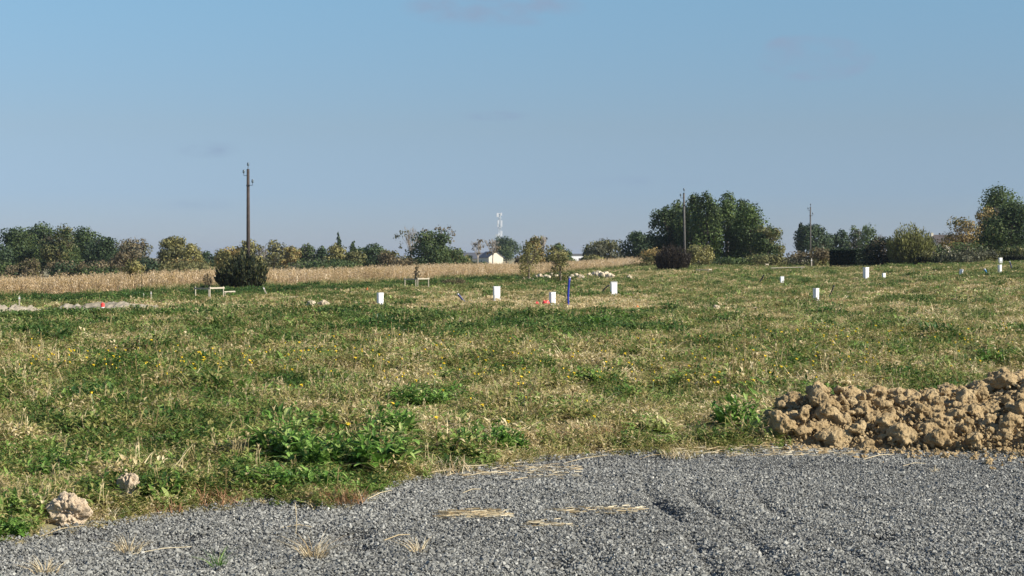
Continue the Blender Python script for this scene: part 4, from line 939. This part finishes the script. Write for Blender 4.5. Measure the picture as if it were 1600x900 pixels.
# ------------------------------------------------------------------ rocks, rubble, clods
def rock_mesh(name, seed, mat, sx=1, sy=1, sz=.75, sub=3, rough=.3, fine=.06):
    bm = bmesh.new(); bmesh.ops.create_icosphere(bm, subdivisions=sub, radius=.5); off = Vector((seed * 3.7, seed * 1.3, seed * 5.1))
    for v in bm.verts:
        p = v.co.copy(); k = 1 + rough * 2 * noise.noise(p * 2.2 + off) + rough * noise.noise(p * 5 + off) + fine * 2 * noise.noise(p * 13 + off)
        v.co = Vector((p.x * k * sx, p.y * k * sy, p.z * k * sz))
    me = bpy.data.meshes.new(name); bm.to_mesh(me); bm.free(); me.materials.append(mat)
    return me
lm = [rock_mesh("stone", s, M['limestone'], 1, .9, .75, 2) for s in range(5)]
rub = [(819, 439, 7), (826, 438, 9), (833, 440, 6), (838, 436, 8), (845, 436, 11), (852, 435, 8), (858, 437, 9), (863, 434, 10), (869, 435, 8), (875, 434, 9), (884, 434, 7), (893, 435, 8), (900, 434, 9), (906, 435, 8), (911, 435, 6), (922, 434, 10),
       (929, 433, 11), (935, 434, 14), (940, 435, 13), (946, 434, 12), (951, 435, 11), (957, 435, 9), (938, 431, 9), (948, 430, 8)]
for i, (px, row, w) in enumerate(rub):
    p = hit(px, row); s = w * p.y / F; o = bpy.data.objects.new("stone", lm[i % 5]); sc.collection.objects.link(o)
    o.location = (p.x, p.y, p.z + s * .38); o.rotation_euler = (0, 0, i * 1.7); o.scale = (s * .9, s * .85, s * 1.05)
    tag(o, "pale stone lying in the row of rubble at the meadow's far edge", "stone", "rubble row before the maize")
def rock(name, px, row, wpx, hpx, mat, label, seed, cat="rock", sub=4, rough=.3, fine=.06, rz=None, sink=.15):
    p = hit(px, row); s = wpx * p.y / F; h = hpx * p.y / F
    o = bpy.data.objects.new(name, rock_mesh(name, seed, M[mat], 1, .8, h / s, sub, rough, fine)); sc.collection.objects.link(o)
    o.location = (p.x, p.y + s * .3, p.z + h * (.5 - sink)); o.scale = (s, s, s); o.rotation_euler = (0, 0, rz if rz is not None else seed); tag(o, label, cat); return o
rock("rock", 484, 482, 20, 13, 'limestone', "left one of two pale rocks beside the lone cabinet on the left", 2)
rock("rock", 504, 482, 22, 14, 'limestone', "right one of two pale rocks beside the lone cabinet on the left", 5)
rock("rock", 556, 476, 10, 6, 'limestone', "small pale rock between the two rocks and the lone cabinet", 6)
rock("rock", 984, 438, 9, 9, 'limestone', "single white rock right of the rubble row", 7)
rock("rock", 1119, 486, 12, 12, 'limestone', "pale lump in the mid meadow left of the tall cabinets", 8)
rock("dirt_clod", 101, 824, 58, 54, 'palesoil', "large dry pale clod with straw at the lower left gravel edge", 3, "clod", 5, .25, .12)
rock("dirt_clod", 199, 788, 36, 52, 'palesoil', "upright pinkish dry clod in the grass at the lower left", 9, "clod", 5, .25, .12)
rock("dirt_clod", 331, 746, 20, 10, 'palesoil', "small pale clod between the upright clod and the dock weeds", 10, "clod", 4)
rock("dirt_clod", 186, 531, 30, 8, 'palesoil', "flat bare tan clod in the green weeds at the left", 11, "clod", 4)
rock("dirt_clod", 370, 538, 22, 8, 'palesoil', "flat tan clod in the weeds right of the left one", 12, "clod", 4)
rock("dirt_clod", 968, 503, 16, 10, 'soil', "brown clod in the mid meadow, leftmost of a loose group of four", 13, "clod", 4)
rock("dirt_clod", 1000, 506, 18, 8, 'soil', "brown clod in the mid meadow, second of a loose group of four", 14, "clod", 4)
rock("dirt_clod", 1022, 502, 14, 8, 'soil', "brown clod in the mid meadow, third of a loose group of four", 15, "clod", 4)
rock("dirt_clod", 1040, 508, 16, 7, 'soil', "brown clod in the mid meadow, rightmost of a loose group of four", 16, "clod", 4)
rock("dirt_clod", 1182, 486, 14, 8, 'palesoil', "tan clod left of the cabinet with grey side", 17, "clod", 4)

def mound(px0, px1, row, hpx, dep, seed, label):
    a, b = hit(px0, row), hit(px1, row); D = (a.y + b.y) / 2; L = b.x - a.x; H = hpx * D / F; nx, ny = 90, 30; cx, cy = (a.x + b.x) / 2, D + dep / 2
    u = np.linspace(-1, 1, nx); v = np.linspace(-1, 1, ny); U, Vv = np.meshgrid(u, v, indexing='ij')
    Z = H * np.clip(1 - np.abs(U) ** 2.6, 0, 1) * np.clip(1 - Vv ** 2, 0, 1) ** .8 * (.1 + 1.9 * fbm(U * 7 + seed * 9, Vv * 1.5 + seed, 3)) + .16 * (fbm(U * 30 + seed, Vv * 8, 2) - .58)
    X, Y = cx + U * L / 2, cy + Vv * dep / 2
    o = grid_mesh("earth_mound", X, Y, gz(X, Y) + Z - .03, M['sand']); tag(o, label, "mound"); return o
mound(44, 240, 487, 9, 5, 1, "long low mound of pale gravelly earth at the left")
mound(-60, 38, 491, 11, 4, 2, "pale gravelly mound cut by the left edge")

# the soil heap: many clods grown together into one lumpy body
def soil_heap():
    bm = bmesh.new(); r = random.Random(5)
    base = []
    pts = []
    for i in range(4200):
        x = r.uniform(HX0, HX1); y = r.uniform(20.4, 25.8); h = float(heap_h(x, y))
        if h < .04: continue
        s = min(max(r.lognormvariate(math.log(.062), .66), .028), .25) * (.75 if h < .15 else 1)
        pts.append((x, y, h + r.uniform(-.12, .06), s))
    pts += [(3.33, 22.1, .20, .30), (3.85, 22.5, .50, .30), (3.95, 22.3, .36, .25), (4.75, 21.75, .20, .30), (5.15, 21.6, .16, .30), (5.9, 22.6, .52, .22), (6.3, 23.0, .66, .26), (6.7, 22.7, .6, .3), (4.0, 21.9, .14, .3), (7.2, 21.7, .2, .36)]
    ico = bmesh.new(); bmesh.ops.create_icosphere(ico, subdivisions=3, radius=.5); iv = [v.co.copy() for v in ico.verts]; ifc = [[v.index for v in f.verts] for f in ico.faces]; ico.free()
    V, Fc = [], []
    for (x, y, h, s) in pts:
        off = Vector((r.uniform(-50, 50),) * 3); k0 = len(V); c = Vector((x, y, gz1(x, y) + h)); sx, sy, sz = r.uniform(.8, 1.25), r.uniform(.8, 1.2), r.uniform(.7, 1.05)
        cuts = [(Vector((r.gauss(0, 1), r.gauss(0, 1), r.gauss(0, 1))).normalized(), r.uniform(.24, .40)) for _ in range(7)]
        for p in iv:
            k = 1 + .45 * noise.noise(p * 2.8 + off) + .35 * noise.noise(p * 7 + off)
            q = p * k
            for (cn, cd) in cuts:                      # flat broken faces
                e = q.dot(cn) - cd
                if e > 0: q = q - cn * e * .9
            q = q * 1.2
            V.append((c.x + q.x * s * sx, c.y + q.y * s * sy, c.z + q.z * s * sz))
        Fc += [tuple(i + k0 for i in f) for f in ifc]
    # solid core below the clods
    nx, ny = 120, 70; k0 = len(V); X = np.linspace(HX0, HX1, nx); Y = np.linspace(20.2, 26.2, ny)
    for L in (0, 1):
        for x in X:
            for y in Y: V.append((x, y, gz1(x, y) + (max(float(heap_h(x, y)) - .11, -.2) if L == 0 else -.3)))
    idx = lambda L, i, j: k0 + L * nx * ny + i * ny + j
    for i in range(nx - 1):
        for j in range(ny - 1):
            Fc.append((idx(0, i, j), idx(0, i + 1, j), idx(0, i + 1, j + 1), idx(0, i, j + 1))); Fc.append((idx(1, i, j + 1), idx(1, i + 1, j + 1), idx(1, i + 1, j), idx(1, i, j)))
    for i in range(nx - 1):
        Fc.append((idx(1, i, 0), idx(1, i + 1, 0), idx(0, i + 1, 0), idx(0, i, 0))); Fc.append((idx(0, i, ny - 1), idx(0, i + 1, ny - 1), idx(1, i + 1, ny - 1), idx(1, i, ny - 1)))
    for j in range(ny - 1):
        Fc.append((idx(0, 0, j), idx(0, 0, j + 1), idx(1, 0, j + 1), idx(1, 0, j))); Fc.append((idx(1, nx - 1, j), idx(1, nx - 1, j + 1), idx(0, nx - 1, j + 1), idx(0, nx - 1, j)))
    me = bpy.data.meshes.new("heap_raw"); me.from_pydata(V, [], Fc); me.update()
    o = bpy.data.objects.new("soil_heap", me); sc.collection.objects.link(o)
    md = o.modifiers.new("remesh", 'REMESH'); md.mode = 'VOXEL'; md.voxel_size = .017; md.adaptivity = 0
    dg = bpy.context.evaluated_depsgraph_get(); me2 = bpy.data.meshes.new_from_object(o.evaluated_get(dg)); o.modifiers.clear(); o.data = me2
    n = len(me2.vertices); co = np.empty(n * 3, np.float32); me2.vertices.foreach_get("co", co); co = co.reshape(-1, 3); nr = np.empty(n * 3, np.float32); me2.vertices.foreach_get("normal", nr); nr = nr.reshape(-1, 3)
    d = np.array([noise.noise(Vector(c) * 15) * .018 + noise.noise(Vector(c) * 34) * .016 for c in co], np.float32)
    co += nr * d[:, None]; me2.vertices.foreach_set("co", co.reshape(-1)); me2.materials.clear(); me2.materials.append(M['soil']); me2.update()
    tag(o, "long heap of brown clayey soil clods at the right gravel edge", "soil heap")
soil_heap()
crumb_c = proto_coll("soil_crumb", [rock_mesh("soil_crumb", 40 + s, M['soil'], 1, .85, .8, 1, .5, .1) for s in range(5)])
n = 26000; x = rng.uniform(HX0 - .25, HX1, n); y = rng.uniform(20.0, 25.6, n); h = heap_h(x, y); k = (h > .02) | (rng.random(n) < np.exp(-np.abs(y - np.interp(x, [3, 4.5, 7, 9], [22.1, 21.4, 20.8, 20.6])) * 3.5) * .8); x, y, h = x[k], y[k], h[k]; n = len(x)
s = np.clip(rng.lognormal(math.log(.030), .5, n), .01, .08)
o = scatter("soil_crumbs", np.stack([x, y, gz(x, y) + np.maximum(h - .05, .0) + s * .3], 1), rng.integers(0, 5, n), rng.uniform(-3, 3, (n, 3)), s, np.zeros(n), crumb_c)
tag(o, "fine brown crumbs between and before the clods of the soil heap", "soil", kind="stuff")
cm = [rock_mesh("dirt_clod", 20 + s, M['soil'], 1, .85, .75, 3, .35, .1) for s in range(6)]
for i in range(70):
    px = rnd(1195, 1640); row = np.interp(px, [1195, 1240, 1400, 1600, 1640], [690, 690, 700, 716, 716]) + rnd(-10, 14) + (rnd(0, 1) ** 3) * 14
    p = hit(px, float(row)); s = rnd(.03, .10) * (1.3 if random.random() < .15 else 1); o = bpy.data.objects.new("dirt_clod", cm[i % 6]); sc.collection.objects.link(o)
    o.location = (p.x, p.y, p.z + s * .25); o.scale = (s, s, s); o.rotation_euler = (rnd(0, 6), rnd(0, 6), rnd(0, 6)); tag(o, "small brown clod fallen at the front foot of the soil heap", "clod", "loose clods along the foot of the soil heap")
o = bpy.data.objects.new("dirt_clod", cm[0]); sc.collection.objects.link(o); p = hit(1228, 706); o.location = (p.x, p.y, p.z + .02); o.scale = (.085,) * 3; tag(o, "lone small tan clod on the gravel edge left of the soil heap", "clod")

# ------------------------------------------------------------------ coloured scraps
def scrap(name, px, row, wpx, hpx, mat, label, seed):
    p = hit(px, row); s = wpx * p.y / F; h = hpx * p.y / F; r = random.Random(seed); nx, ny = 9, 7; mb = MB(); vs = []
    for i in range(nx):
        for j in range(ny):
            u, v = i / (nx - 1) - .5, j / (ny - 1) - .5; vs.append((u * s, v * s * .7, h * (.15 + .9 * (1 - 3 * u * u - 2.4 * v * v) * (.6 + .4 * r.random()))))
    mb.add(vs, [(i * ny + j, (i + 1) * ny + j, (i + 1) * ny + j + 1, i * ny + j + 1) for i in range(nx - 1) for j in range(ny - 1)])
    o = mb.build(name, M[mat]); o.location = p + Vector((0, 0, .02)); sm = o.modifiers.new("solid", 'SOLIDIFY'); sm.thickness = .01; tag(o, label, "scrap"); return o
scrap("plastic_scrap", 853, 479, 13, 11, 'red', "crumpled red plastic lying left of the centre cabinet", 1)
scrap("plastic_scrap", 839, 478, 6, 7, 'red', "smaller red plastic bit left of the crumpled one", 2)
scrap("plastic_scrap", 574, 457, 6, 8, 'orange', "orange plastic bit in the green strip above the lone cabinet", 3)
scrap("plastic_scrap", 588, 531, 12, 9, 'orange', "flat orange bit in the mid meadow left of centre", 4)
scrap("plastic_scrap", 996, 482, 5, 5, 'orange', "tiny orange bit below the right hand centre cabinet", 5)
scrap("plastic_scrap", 1328, 416, 7, 6, 'red', "red bit at the foot of the clipped hedge block", 6)
p = hit(160, 488); root = empty("marker_post", p); tag(root, "small red marker post with white band before the pale mound", "marker post")
h = 13 * p.y / F; mb = MB(); mb.tube([(0, 0, -.1), (0, 0, h)], .085, 10); mb.build("shaft", M['red'], root); mb = MB(); mb.tube([(0, 0, h * .45), (0, 0, h * .62)], .09, 10); mb.build("band", M['white'], root)
mb = MB(); mb.tube([(0, 0, h), (0, 0, h + .05)], [.09, .03], 10); mb.build("tip", M['red'], root)

# ------------------------------------------------------------------ weeds as plants of their own
def dock(L, n, W, col='weedthing', name="weed_plant", Rr=.08, stemmed=False):
    mb = MB()
    for k in range(n):
        r, a = Rr * math.sqrt(random.random()), rnd(0, 6.283)
        leaf(mb, (r * math.cos(a), r * math.sin(a), 0), a + rnd(-.6, .6), L * rnd(.5, 1.1), W * rnd(.7, 1.15), rnd(.35, 1.35), rnd(.3, 1.6), random.random(), 5, rnd(.8, 1.2))
    return mb
weeds = [ # px, row, height px, width px, kind, label
 (440, 722, 62, 90, 'weedthing', "large bright green dock weed left of the dark shadowed weed"),
 (500, 740, 60, 80, 'weedthing', "spreading bright green weed just above the gravel notch"),
 (590, 742, 72, 90, 'weedthing', "tall lush dock weed at the gravel notch"),
 (612, 690, 48, 54, 'weedthing', "upright dock weed standing behind the tall lush one"),
 (425, 770, 34, 90, 'weedthing', "low leafy weed at the gravel edge left of the notch"),
 (505, 768, 30, 90, 'weedthing', "low dense green weed at the gravel edge beside rusty weeds"),
 (655, 640, 34, 90, 'weedthing', "wide green weed patch above the tall dock weeds"),
 (700, 630, 24, 46, 'weedthing', "small green weed right of the wide weed patch"),
 (760, 712, 42, 70, 'weedthing', "grassy green weed by the gravel edge in the centre"),
 (800, 708, 26, 40, 'weedthing', "small light green weed beside the grassy one"),
 (1150, 672, 44, 60, 'weedthing', "bright green weed left of the soil heap"),
 (1186, 680, 26, 44, 'weedthing', "light green weed touching the soil heap's left end"),
 (14, 838, 22, 60, 'weedthing', "green weed at the lower left corner by the gravel"),
 (85, 750, 30, 70, 'weedthing', "green weed above the large pale clod"),
 (240, 668, 26, 70, 'darkweed', "dull green weed in the left meadow"),
 (130, 632, 30, 90, 'darkweed', "dark olive weed mound in the left meadow"),
 (85, 538, 34, 64, 'darkweed', "dark straggly bush-like weed at the left below the mound"),
 (44, 524, 18, 22, 'weedthing', "small bright green weed at the far left"),
 (235, 530, 18, 70, 'darkweed', "dark green weed right of the flat tan clod"),
 (300, 528, 16, 60, 'weedthing', "green weed right of the dark one in the left band"),
 (430, 506, 18, 60, 'darkweed', "dark green weed below the pale rocks"),
 (935, 510, 22, 44, 'weedthing', "bright green weed right of centre in the middle distance"),
 (1050, 488, 18, 34, 'darkweed', "round dark green weed in the middle distance"),
 (1300, 494, 20, 44, 'darkweed', "dark weed below the cabinet with grey side"),
 (1465, 530, 30, 60, 'darkweed', "dull green weed clump in the right meadow"),
 (1555, 572, 26, 70, 'weedthing', "green weed behind the right part of the soil heap"),
 (800, 500, 18, 60, 'darkweed', "dark green weed below the upright blue pipe"),
 (560, 512, 16, 60, 'weedthing', "green weed in the band left of the centre cabinet"),
]
for (px, row, hp, wp, mt, lab) in weeds:
    p = hit(px, row); h = hp * p.y / F * (1.65 if p.y < 32 else 1.5); w = wp * p.y / F
    mb = MB(); near_ = p.y < 32; n = int(26 if near_ else 34) + int(wp / 3)
    st = MB(); ns = int(14 + wp / 3)
    for k in range(ns):
        r, a = math.sqrt(random.random()) * .5, rnd(0, 6.283); hh = h * rnd(.55, 1.1) * (1 - .5 * r); out = r * .9
        b0 = Vector((r * math.cos(a) * w * .8, r * math.sin(a) * w * .8, -.01)); e0 = b0 + Vector((math.cos(a) * out * hh, math.sin(a) * out * hh, hh * .85))
        st.tube([b0, b0.lerp(e0, .5) + Vector((0, 0, .02)), e0], [.005, .004, .0025], 3, .5, False)
        for q in range(9 if near_ else 6):
            u = (q + .5) / (9 if near_ else 6); L = rnd(.06, .15) * (1.25 - .6 * u) * (h / .3) ** .5
            leaf(mb, b0.lerp(e0, u * u * .3 + u * .7), rnd(0, 6.283), L, L * rnd(.32, .5), rnd(-.1, 1.1), rnd(.2, 1.5), random.random(), 3)
    for k in range(int(n * .45)):
        r, a = math.sqrt(random.random()) * .5, rnd(0, 6.283); L = h * rnd(.4, .75)
        leaf(mb, (r * math.cos(a) * w * .8, r * math.sin(a) * w * .8, -.01), a + rnd(-.9, .9), L, L * rnd(.2, .32), rnd(.5, 1.45), rnd(.4, 1.8), random.random(), 4)
    root = empty("weed_plant", p, 0); tag(root, lab, "weed"); mb.build("leaf_rosette", M[mt], root)
    st.build("stems", M['stem'], root)
# rusty dead weeds by the gravel notch and elsewhere along the edge
def dead(px, row, wp, hp, mat, label, n=70):
    p = hit(px, row); w = wp * p.y / F; h = hp * p.y / F; mb = MB()
    for k in range(n):
        r, a = math.sqrt(random.random()) * .5, rnd(0, 6.283)
        blade(mb, (r * math.cos(a) * w, r * math.sin(a) * w * .8, 0), rnd(0, 6.283), h * rnd(.4, 1.1), .008, rnd(.3, 1.8), random.random())
    o = mb.build("dead_weed", M[mat]); o.location = p; tag(o, label, "dead weed")
dead(530, 787, 84, 34, 'rust', "rusty brown dead weed mat at the gravel notch", 160)
dead(345, 788, 100, 34, 'rust', "rusty brown dead weeds on the gravel edge at the left", 120)
dead(1060, 716, 50, 18, 'straw', "pale dead weeds on the gravel edge right of centre", 80)
dead(690, 738, 90, 30, 'straw', "matted straw coloured dead weeds right of the tall lush weed", 170)
dead(905, 690, 120, 30, 'rust', "reddish brown dead weeds in the grass left of the soil heap", 150)
dead(150, 812, 60, 26, 'straw', "dry weeds right of the large pale clod at the lower left", 90)
dead(255, 800, 70, 24, 'rust', "brown dead weeds on the gravel edge between clod and rusty weeds", 90)
dead(230, 700, 90, 30, 'straw', "dry straw patch above the upright pinkish clod", 110)
# dry tufts growing on the gravel
for (px, row, wp, hp, n, mt, lab) in ((490, 878, 84, 52, 80, 'straw', "widest dry grass tuft growing on the gravel, lower left"), (655, 868, 56, 42, 34, 'straw', "dry grass tuft on the gravel right of the widest one"),
        (200, 868, 90, 34, 80, 'straw', "flattened dry tuft on the gravel below the pale clods"), (340, 892, 44, 40, 40, 'weedthing', "green tuft on the gravel at the bottom edge"),
        (70, 900, 80, 34, 60, 'straw', "dry tuft at the bottom left corner of the gravel"), (1462, 740, 36, 14, 20, 'straw', "dry tuft on the gravel below the soil heap")):
    p = hit(px, row); w = wp * p.y / F; h = hp * p.y / F; mb = MB()
    for k in range(n):
        a = rnd(0, 6.28); r = rnd(0, .2) * w; blade(mb, (math.cos(a) * r, math.sin(a) * r, 0), a + rnd(-.4, .4), h * rnd(.5, 1.2), .006, rnd(.4, 1.7), random.random(), .5)
    o = mb.build("dry_grass_tuft", M[mt]); o.location = p; tag(o, lab, "grass tuft")
p = hit(461, 838); mb = MB(); mb.tube([(0, 0, 0), (.01, 0, .12), (-.005, 0, .28)], [.003, .003, .002], 4); 
for k in range(6): blade(mb, (0, 0, .18 + k * .015), rnd(0, 6), .04, .005, .7, .8)
o = mb.build("dry_stalk", M['straw']); o.location = p; tag(o, "single upright dry stalk on the gravel at the lower left", "stalk")
# loose straws
straws = [(520, 783, 562, 778), (574, 785, 612, 772), (660, 746, 712, 741), (690, 741, 760, 733), (780, 735, 840, 726), (730, 748, 790, 744), (1270, 690, 1312, 684), (1350, 722, 1398, 715), (1412, 733, 1448, 729), (1105, 708, 1140, 703),
          (1180, 706, 1212, 702), (1504, 696, 1534, 697), (722, 776, 752, 770), (860, 826, 896, 828), (440, 832, 486, 830), (60, 845, 130, 829), (655, 712, 700, 710), (940, 712, 990, 706), (600, 850, 640, 842), (205, 872, 300, 862), (1000, 722, 1040, 716), (880, 728, 950, 716)]
for i, (a, b, c, d) in enumerate(straws):
    p, q = hit(a, b), hit(c, d); p.z += .025; q.z += .03; mb = MB(); m_ = (p + q) / 2 + Vector((rnd(-.02, .02), rnd(-.03, .03), .02)); k = rnd(.8, 1.4)
    mb.tube([(0, 0, 0), m_ - p, q - p], [.0028 * k, .0034 * k, .002 * k], 5, random.random()); o = mb.build("straw_stalk", M['straw']); o.location = p; tag(o, "pale dry stalk lying loose along the gravel", "stalk", "dry stalks lying on the gravel")
def straw_mat(px0, px1, row, drow, n, label):
    a, b = hit(px0, row), hit(px1, row); c, d = hit(px0, row + drow), hit(px0, row - drow); mb = MB(); W = b.x - a.x; dy = abs(d.y - c.y) / 2
    for k in range(n):
        x = rnd(0, W); y = random.gauss(0, dy * .5); an = random.gauss(0, .35) + (math.pi if random.random() < .5 else 0); L = rnd(.04, .13)
        z0 = gz1(a.x + x, a.y + y) - a.z + rnd(.018, .04); mb.tube([(x, y, z0), (x + math.cos(an) * L, y + math.sin(an) * L, z0 + rnd(-.006, .012))], .0032, 3, random.random(), False)
    o = mb.build("straw_litter", M['straw']); o.location = a; tag(o, label, "straw", kind="stuff")
straw_mat(692, 790, 809, 7, 330, "scattered golden straw on the gravel")
straw_mat(865, 1000, 803, 5, 130, "thin straw scatter on the gravel right of the golden one")
straw_mat(820, 900, 826, 4, 60, "few straws on the gravel")
straw_mat(655, 900, 737, 10, 380, "straw lying along the meadow's gravel edge")
straw_mat(1050, 1330, 704, 9, 360, "straw along the gravel edge left of the heap")

# ------------------------------------------------------------------ yellow flowers
fl = MB(); 
for k in range(9):
    a = k / 9 * 6.283; leaf(fl, (0, 0, .2), a, .02, .012, .5, .3, .5, 2)
fl.tube([(0, 0, .192), (0, 0, .205)], .008, 6)
fm = fl.mesh("flower_head", M['flower']); fs_ = MB(); fs_.tube([(0, 0, 0), (.01, .0, .1), (0, 0, .197)], .003, 3, .5, False); 
fm2 = MB(); fm2.v, fm2.f, fm2.t = fl.v + [], fl.f + [], fl.t + []; k0 = len(fm2.v); fm2.v += fs_.v; nf = len(fm2.f); fm2.f += [tuple(i + k0 for i in f) for f in fs_.f]; fm2.t += fs_.t
flower_me = fm2.mesh("yellow_flower", M['flower']); flower_me.materials.append(M['stem'])
mi = np.zeros(len(fm2.f), np.int32); mi[nf:] = 1; flower_me.polygons.foreach_set("material_index", mi)
r = random.Random(3); fpts = []
for i in range(110): fpts.append((r.uniform(30, 520), r.gauss(572, 12)))
for i in range(170): fpts.append((r.uniform(520, 1400), r.uniform(530, 625)))
for i in range(60): fpts.append((r.uniform(1250, 1590), r.uniform(515, 590)))
for i in range(10): fpts.append((r.uniform(400, 1000), r.uniform(625, 700)))
fpts += [(146, 646), (1293, 566), (1307, 571), (1363, 579), (1309, 584), (746, 656), (755, 661), (459, 623), (478, 630)]
for (px, row) in fpts:
    p = hit(px, row + 5); o = bpy.data.objects.new("yellow_flower", flower_me); sc.collection.objects.link(o); o.location = p; s = r.uniform(1.3, 1.9) * (1 + max(0, p.y - 30) * .012); o.scale = (s, s, r.uniform(1.3, 1.85)); o.rotation_euler = (r.gauss(0, .2), r.gauss(0, .2), r.uniform(0, 6))
    tag(o, "small yellow daisy-like flower in the meadow grass", "flower", "yellow flowers scattered in the meadow")

# ------------------------------------------------------------------ thin haze in the air
mb = MB(); mb.box((0, 4500, 10.0), (40000, 20000, 60)); hzo = mb.build("haze", None)
m = bpy.data.materials.new("haze_air"); m.use_nodes = True; n_, l_ = m.node_tree.nodes, m.node_tree.links; n_.remove(n_["Principled BSDF"])
pv = n_.new("ShaderNodeVolumePrincipled"); pv.inputs["Color"].default_value = (.72, .82, .95, 1); pv.inputs["Density"].default_value = .00008; pv.inputs["Anisotropy"].default_value = .3
l_.new(pv.outputs[0], n_["Material Output"].inputs["Volume"]); hzo.data.materials.append(m)
tag(hzo, "thin bluish haze over the fields", kind="stuff")
